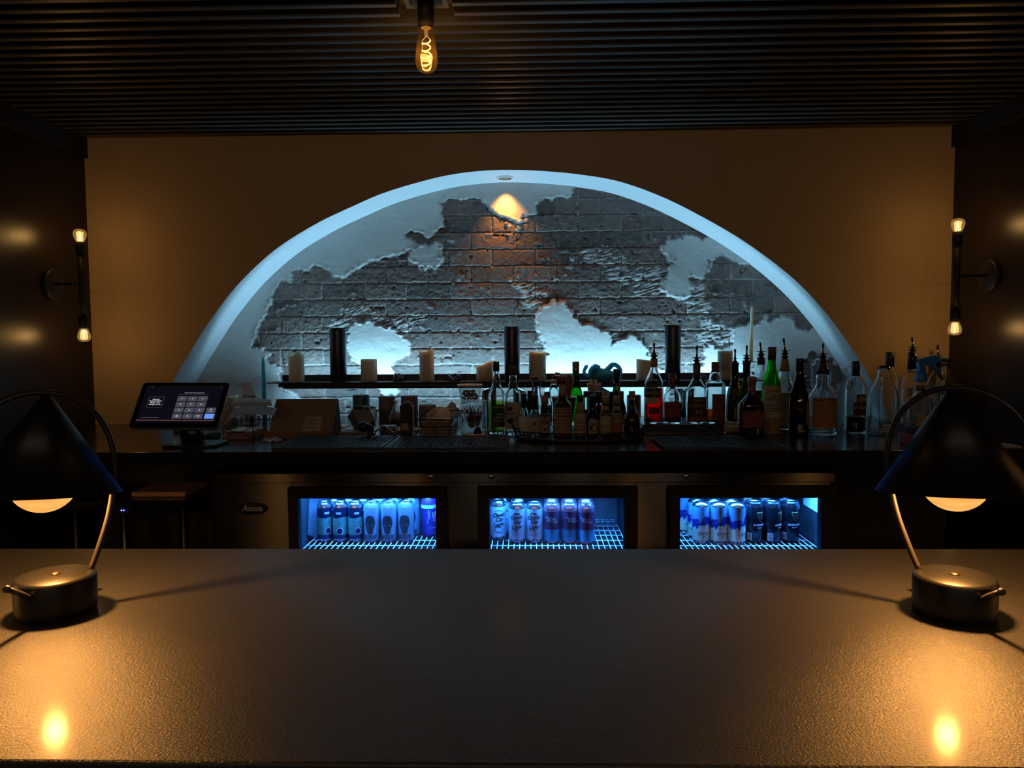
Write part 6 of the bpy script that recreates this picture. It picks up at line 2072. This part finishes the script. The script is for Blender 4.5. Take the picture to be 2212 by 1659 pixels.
# ---- canister of dried stalks, deli tub on top
P, k = base(1024, 930)
T = thing('acrylic_canister', 'clear round canister of dried stalks under the plastic tub', 'canister', P)
hC = 64 * k
R_ = 28 * k
M_acr = thin('clear acrylic', (.95, .97, .98), .02, 1.5)
MB().lathe([(.0005, .001), (R_, .001), (R_, hC - .004), (R_ * .95, hC - .004), (R_ * .95, .006), (.0005, .006)], 40).build('canister_wall', M_acr, T)
MB().lathe([(.0005, hC - .003), (R_ * 1.03, hC - .003), (R_ * 1.05, hC), (R_ * 1.03, hC + .003), (.0005, hC + .003)], 40).build('canister_lid', thin('milky acrylic', (.85, .88, .9), .1, 1.5, dens=.25), T)
st = MB()
rr_ = random.Random(21)
for i in range(130):
    a = rr_.random() * 2 * PI
    r0, r1 = rr_.random() * .5 * R_, rr_.random() ** .6 * .92 * R_
    b = a + rr_.uniform(-.9, .9)
    z0, z1 = .008 + rr_.random() * hC * .35, hC * rr_.uniform(.45, .93)
    st.tube([(r0 * math.cos(a), r0 * math.sin(a), z0), ((r0 + r1) / 2 * math.cos((a + b) / 2), (r0 + r1) / 2 * math.sin((a + b) / 2), (z0 + z1) / 2 + rr_.uniform(-.004, .004)), (r1 * math.cos(b), r1 * math.sin(b), z1)], [.0012, .0009, .0007], 5)
o = st.build('dried_stalks', mat('dried reddish stalks', (.26, .16, .11), .8, var=.45, scale=40), None, loc=P)
o['kind'] = 'stuff'
tag(o, 'tangle of dried reddish stalks filling the clear canister', 'dried stalks')
Pd = P + Vector((-8 * k, 0, hC + .0032))
T = thing('deli_tub', 'clear plastic tub with pale lid full of orange and green fruit pieces', 'tub', Pd)
hD = 34 * k
MB().lathe([(.0005, .001), (20.5 * k, .001), (25.5 * k, hD), (26.5 * k, hD), (26.5 * k, hD - .003)], 40).build('tub_wall', thin('cloudy plastic', (.90, .92, .93), .08, dens=.10), T)
MB().lathe([(.0005, hD - .004), (24 * k, hD - .003), (24.5 * k, hD + .001), (27.5 * k, hD + .001), (28 * k, hD - .003), (28 * k, hD - .006), (27 * k, hD - .006)][::1], 40).build('tub_lid', mat('milky lid', (.60, .56, .54), .4, sss=.2), T)
M_or, M_gr, M_br = mat('orange fruit', (.55, .19, .03), .4, var=.3), mat('green fruit', (.14, .13, .06), .45, var=.3), mat('brown fruit', (.20, .10, .06), .5, var=.3)
rr_ = random.Random(33)
pos = []
for lv in range(4):
    for q_ in range(11 if lv < 3 else 9):
        for _t in range(40):
            a, r = rr_.random() * 2 * PI, (20 + lv * .9 - 4.0) * k * math.sqrt(rr_.random())
            p_ = Vector((r * math.cos(a), r * math.sin(a), (4.4 + lv * 5.0) * k))
            if all((p_ - z_).length > 6.4 * k for z_ in pos):
                pos.append(p_)
                break
for i, p_ in enumerate(pos):
    o = MB().sphere((0, 0, 0), 3.3 * k * rr_.uniform(.85, 1.1), 10, 7, sc=(1, 1, .85)).build('fruit_piece', rr_.choice([M_or, M_or, M_gr, M_gr, M_br]), None, loc=Pd + p_)
    tag(o, 'small orange, green or brown fruit ball inside the clear plastic tub', 'fruit', 'fruit pieces in the tub')

# ---- round wooden stand with black cone, and its cable
P, k = base(1025, 940)
o = MB().lathe([(.0005, 0), (24 * k, 0), (25 * k, .0015), (25 * k, .004), (24 * k, .0055), (.0005, .0055)], 40, flat=.85).build('round_wooden_stand', mat('pale wood disc', (.50, .32, .19), .55, var=.12), None, loc=P)
tag(o, 'thin round pale wooden disc in front of the clear canister', 'coaster')
o = MB().lathe(fine([(.0005, 0), (9 * k, 0), (8.5 * k, 5 * k), (6 * k, 12 * k), (3.5 * k, 15 * k), (.0005, 15.5 * k)], 2), 24).build('cone_stopper', M_rubber, None, loc=P + Vector((7 * k, 0, .0057)))
tag(o, 'black rubber cone stopper standing on the round wooden disc', 'stopper')
p0 = onZ(1048, 926, ZC + .004)
cb_ = MB()
sp_ = [onZ(x, y_, ZC) + Vector((0, 0, z_)) for x, y_, z_ in ((1052, 941, .024), (1062, 941, .013), (1078, 942, .004), (1096, 943, .003), (1106, 943, .003))]
c0 = sp_[0].copy()
o = MB().tube([p_ - c0 for p_ in catmull(sp_, 4)], [.0014] * 9 + [.0020] * 8, 8).build('bar_spoon', M_tin, None, loc=c0)
tag(o, 'thin metal bar spoon lying from the wooden disc towards the oval tray', 'spoon')
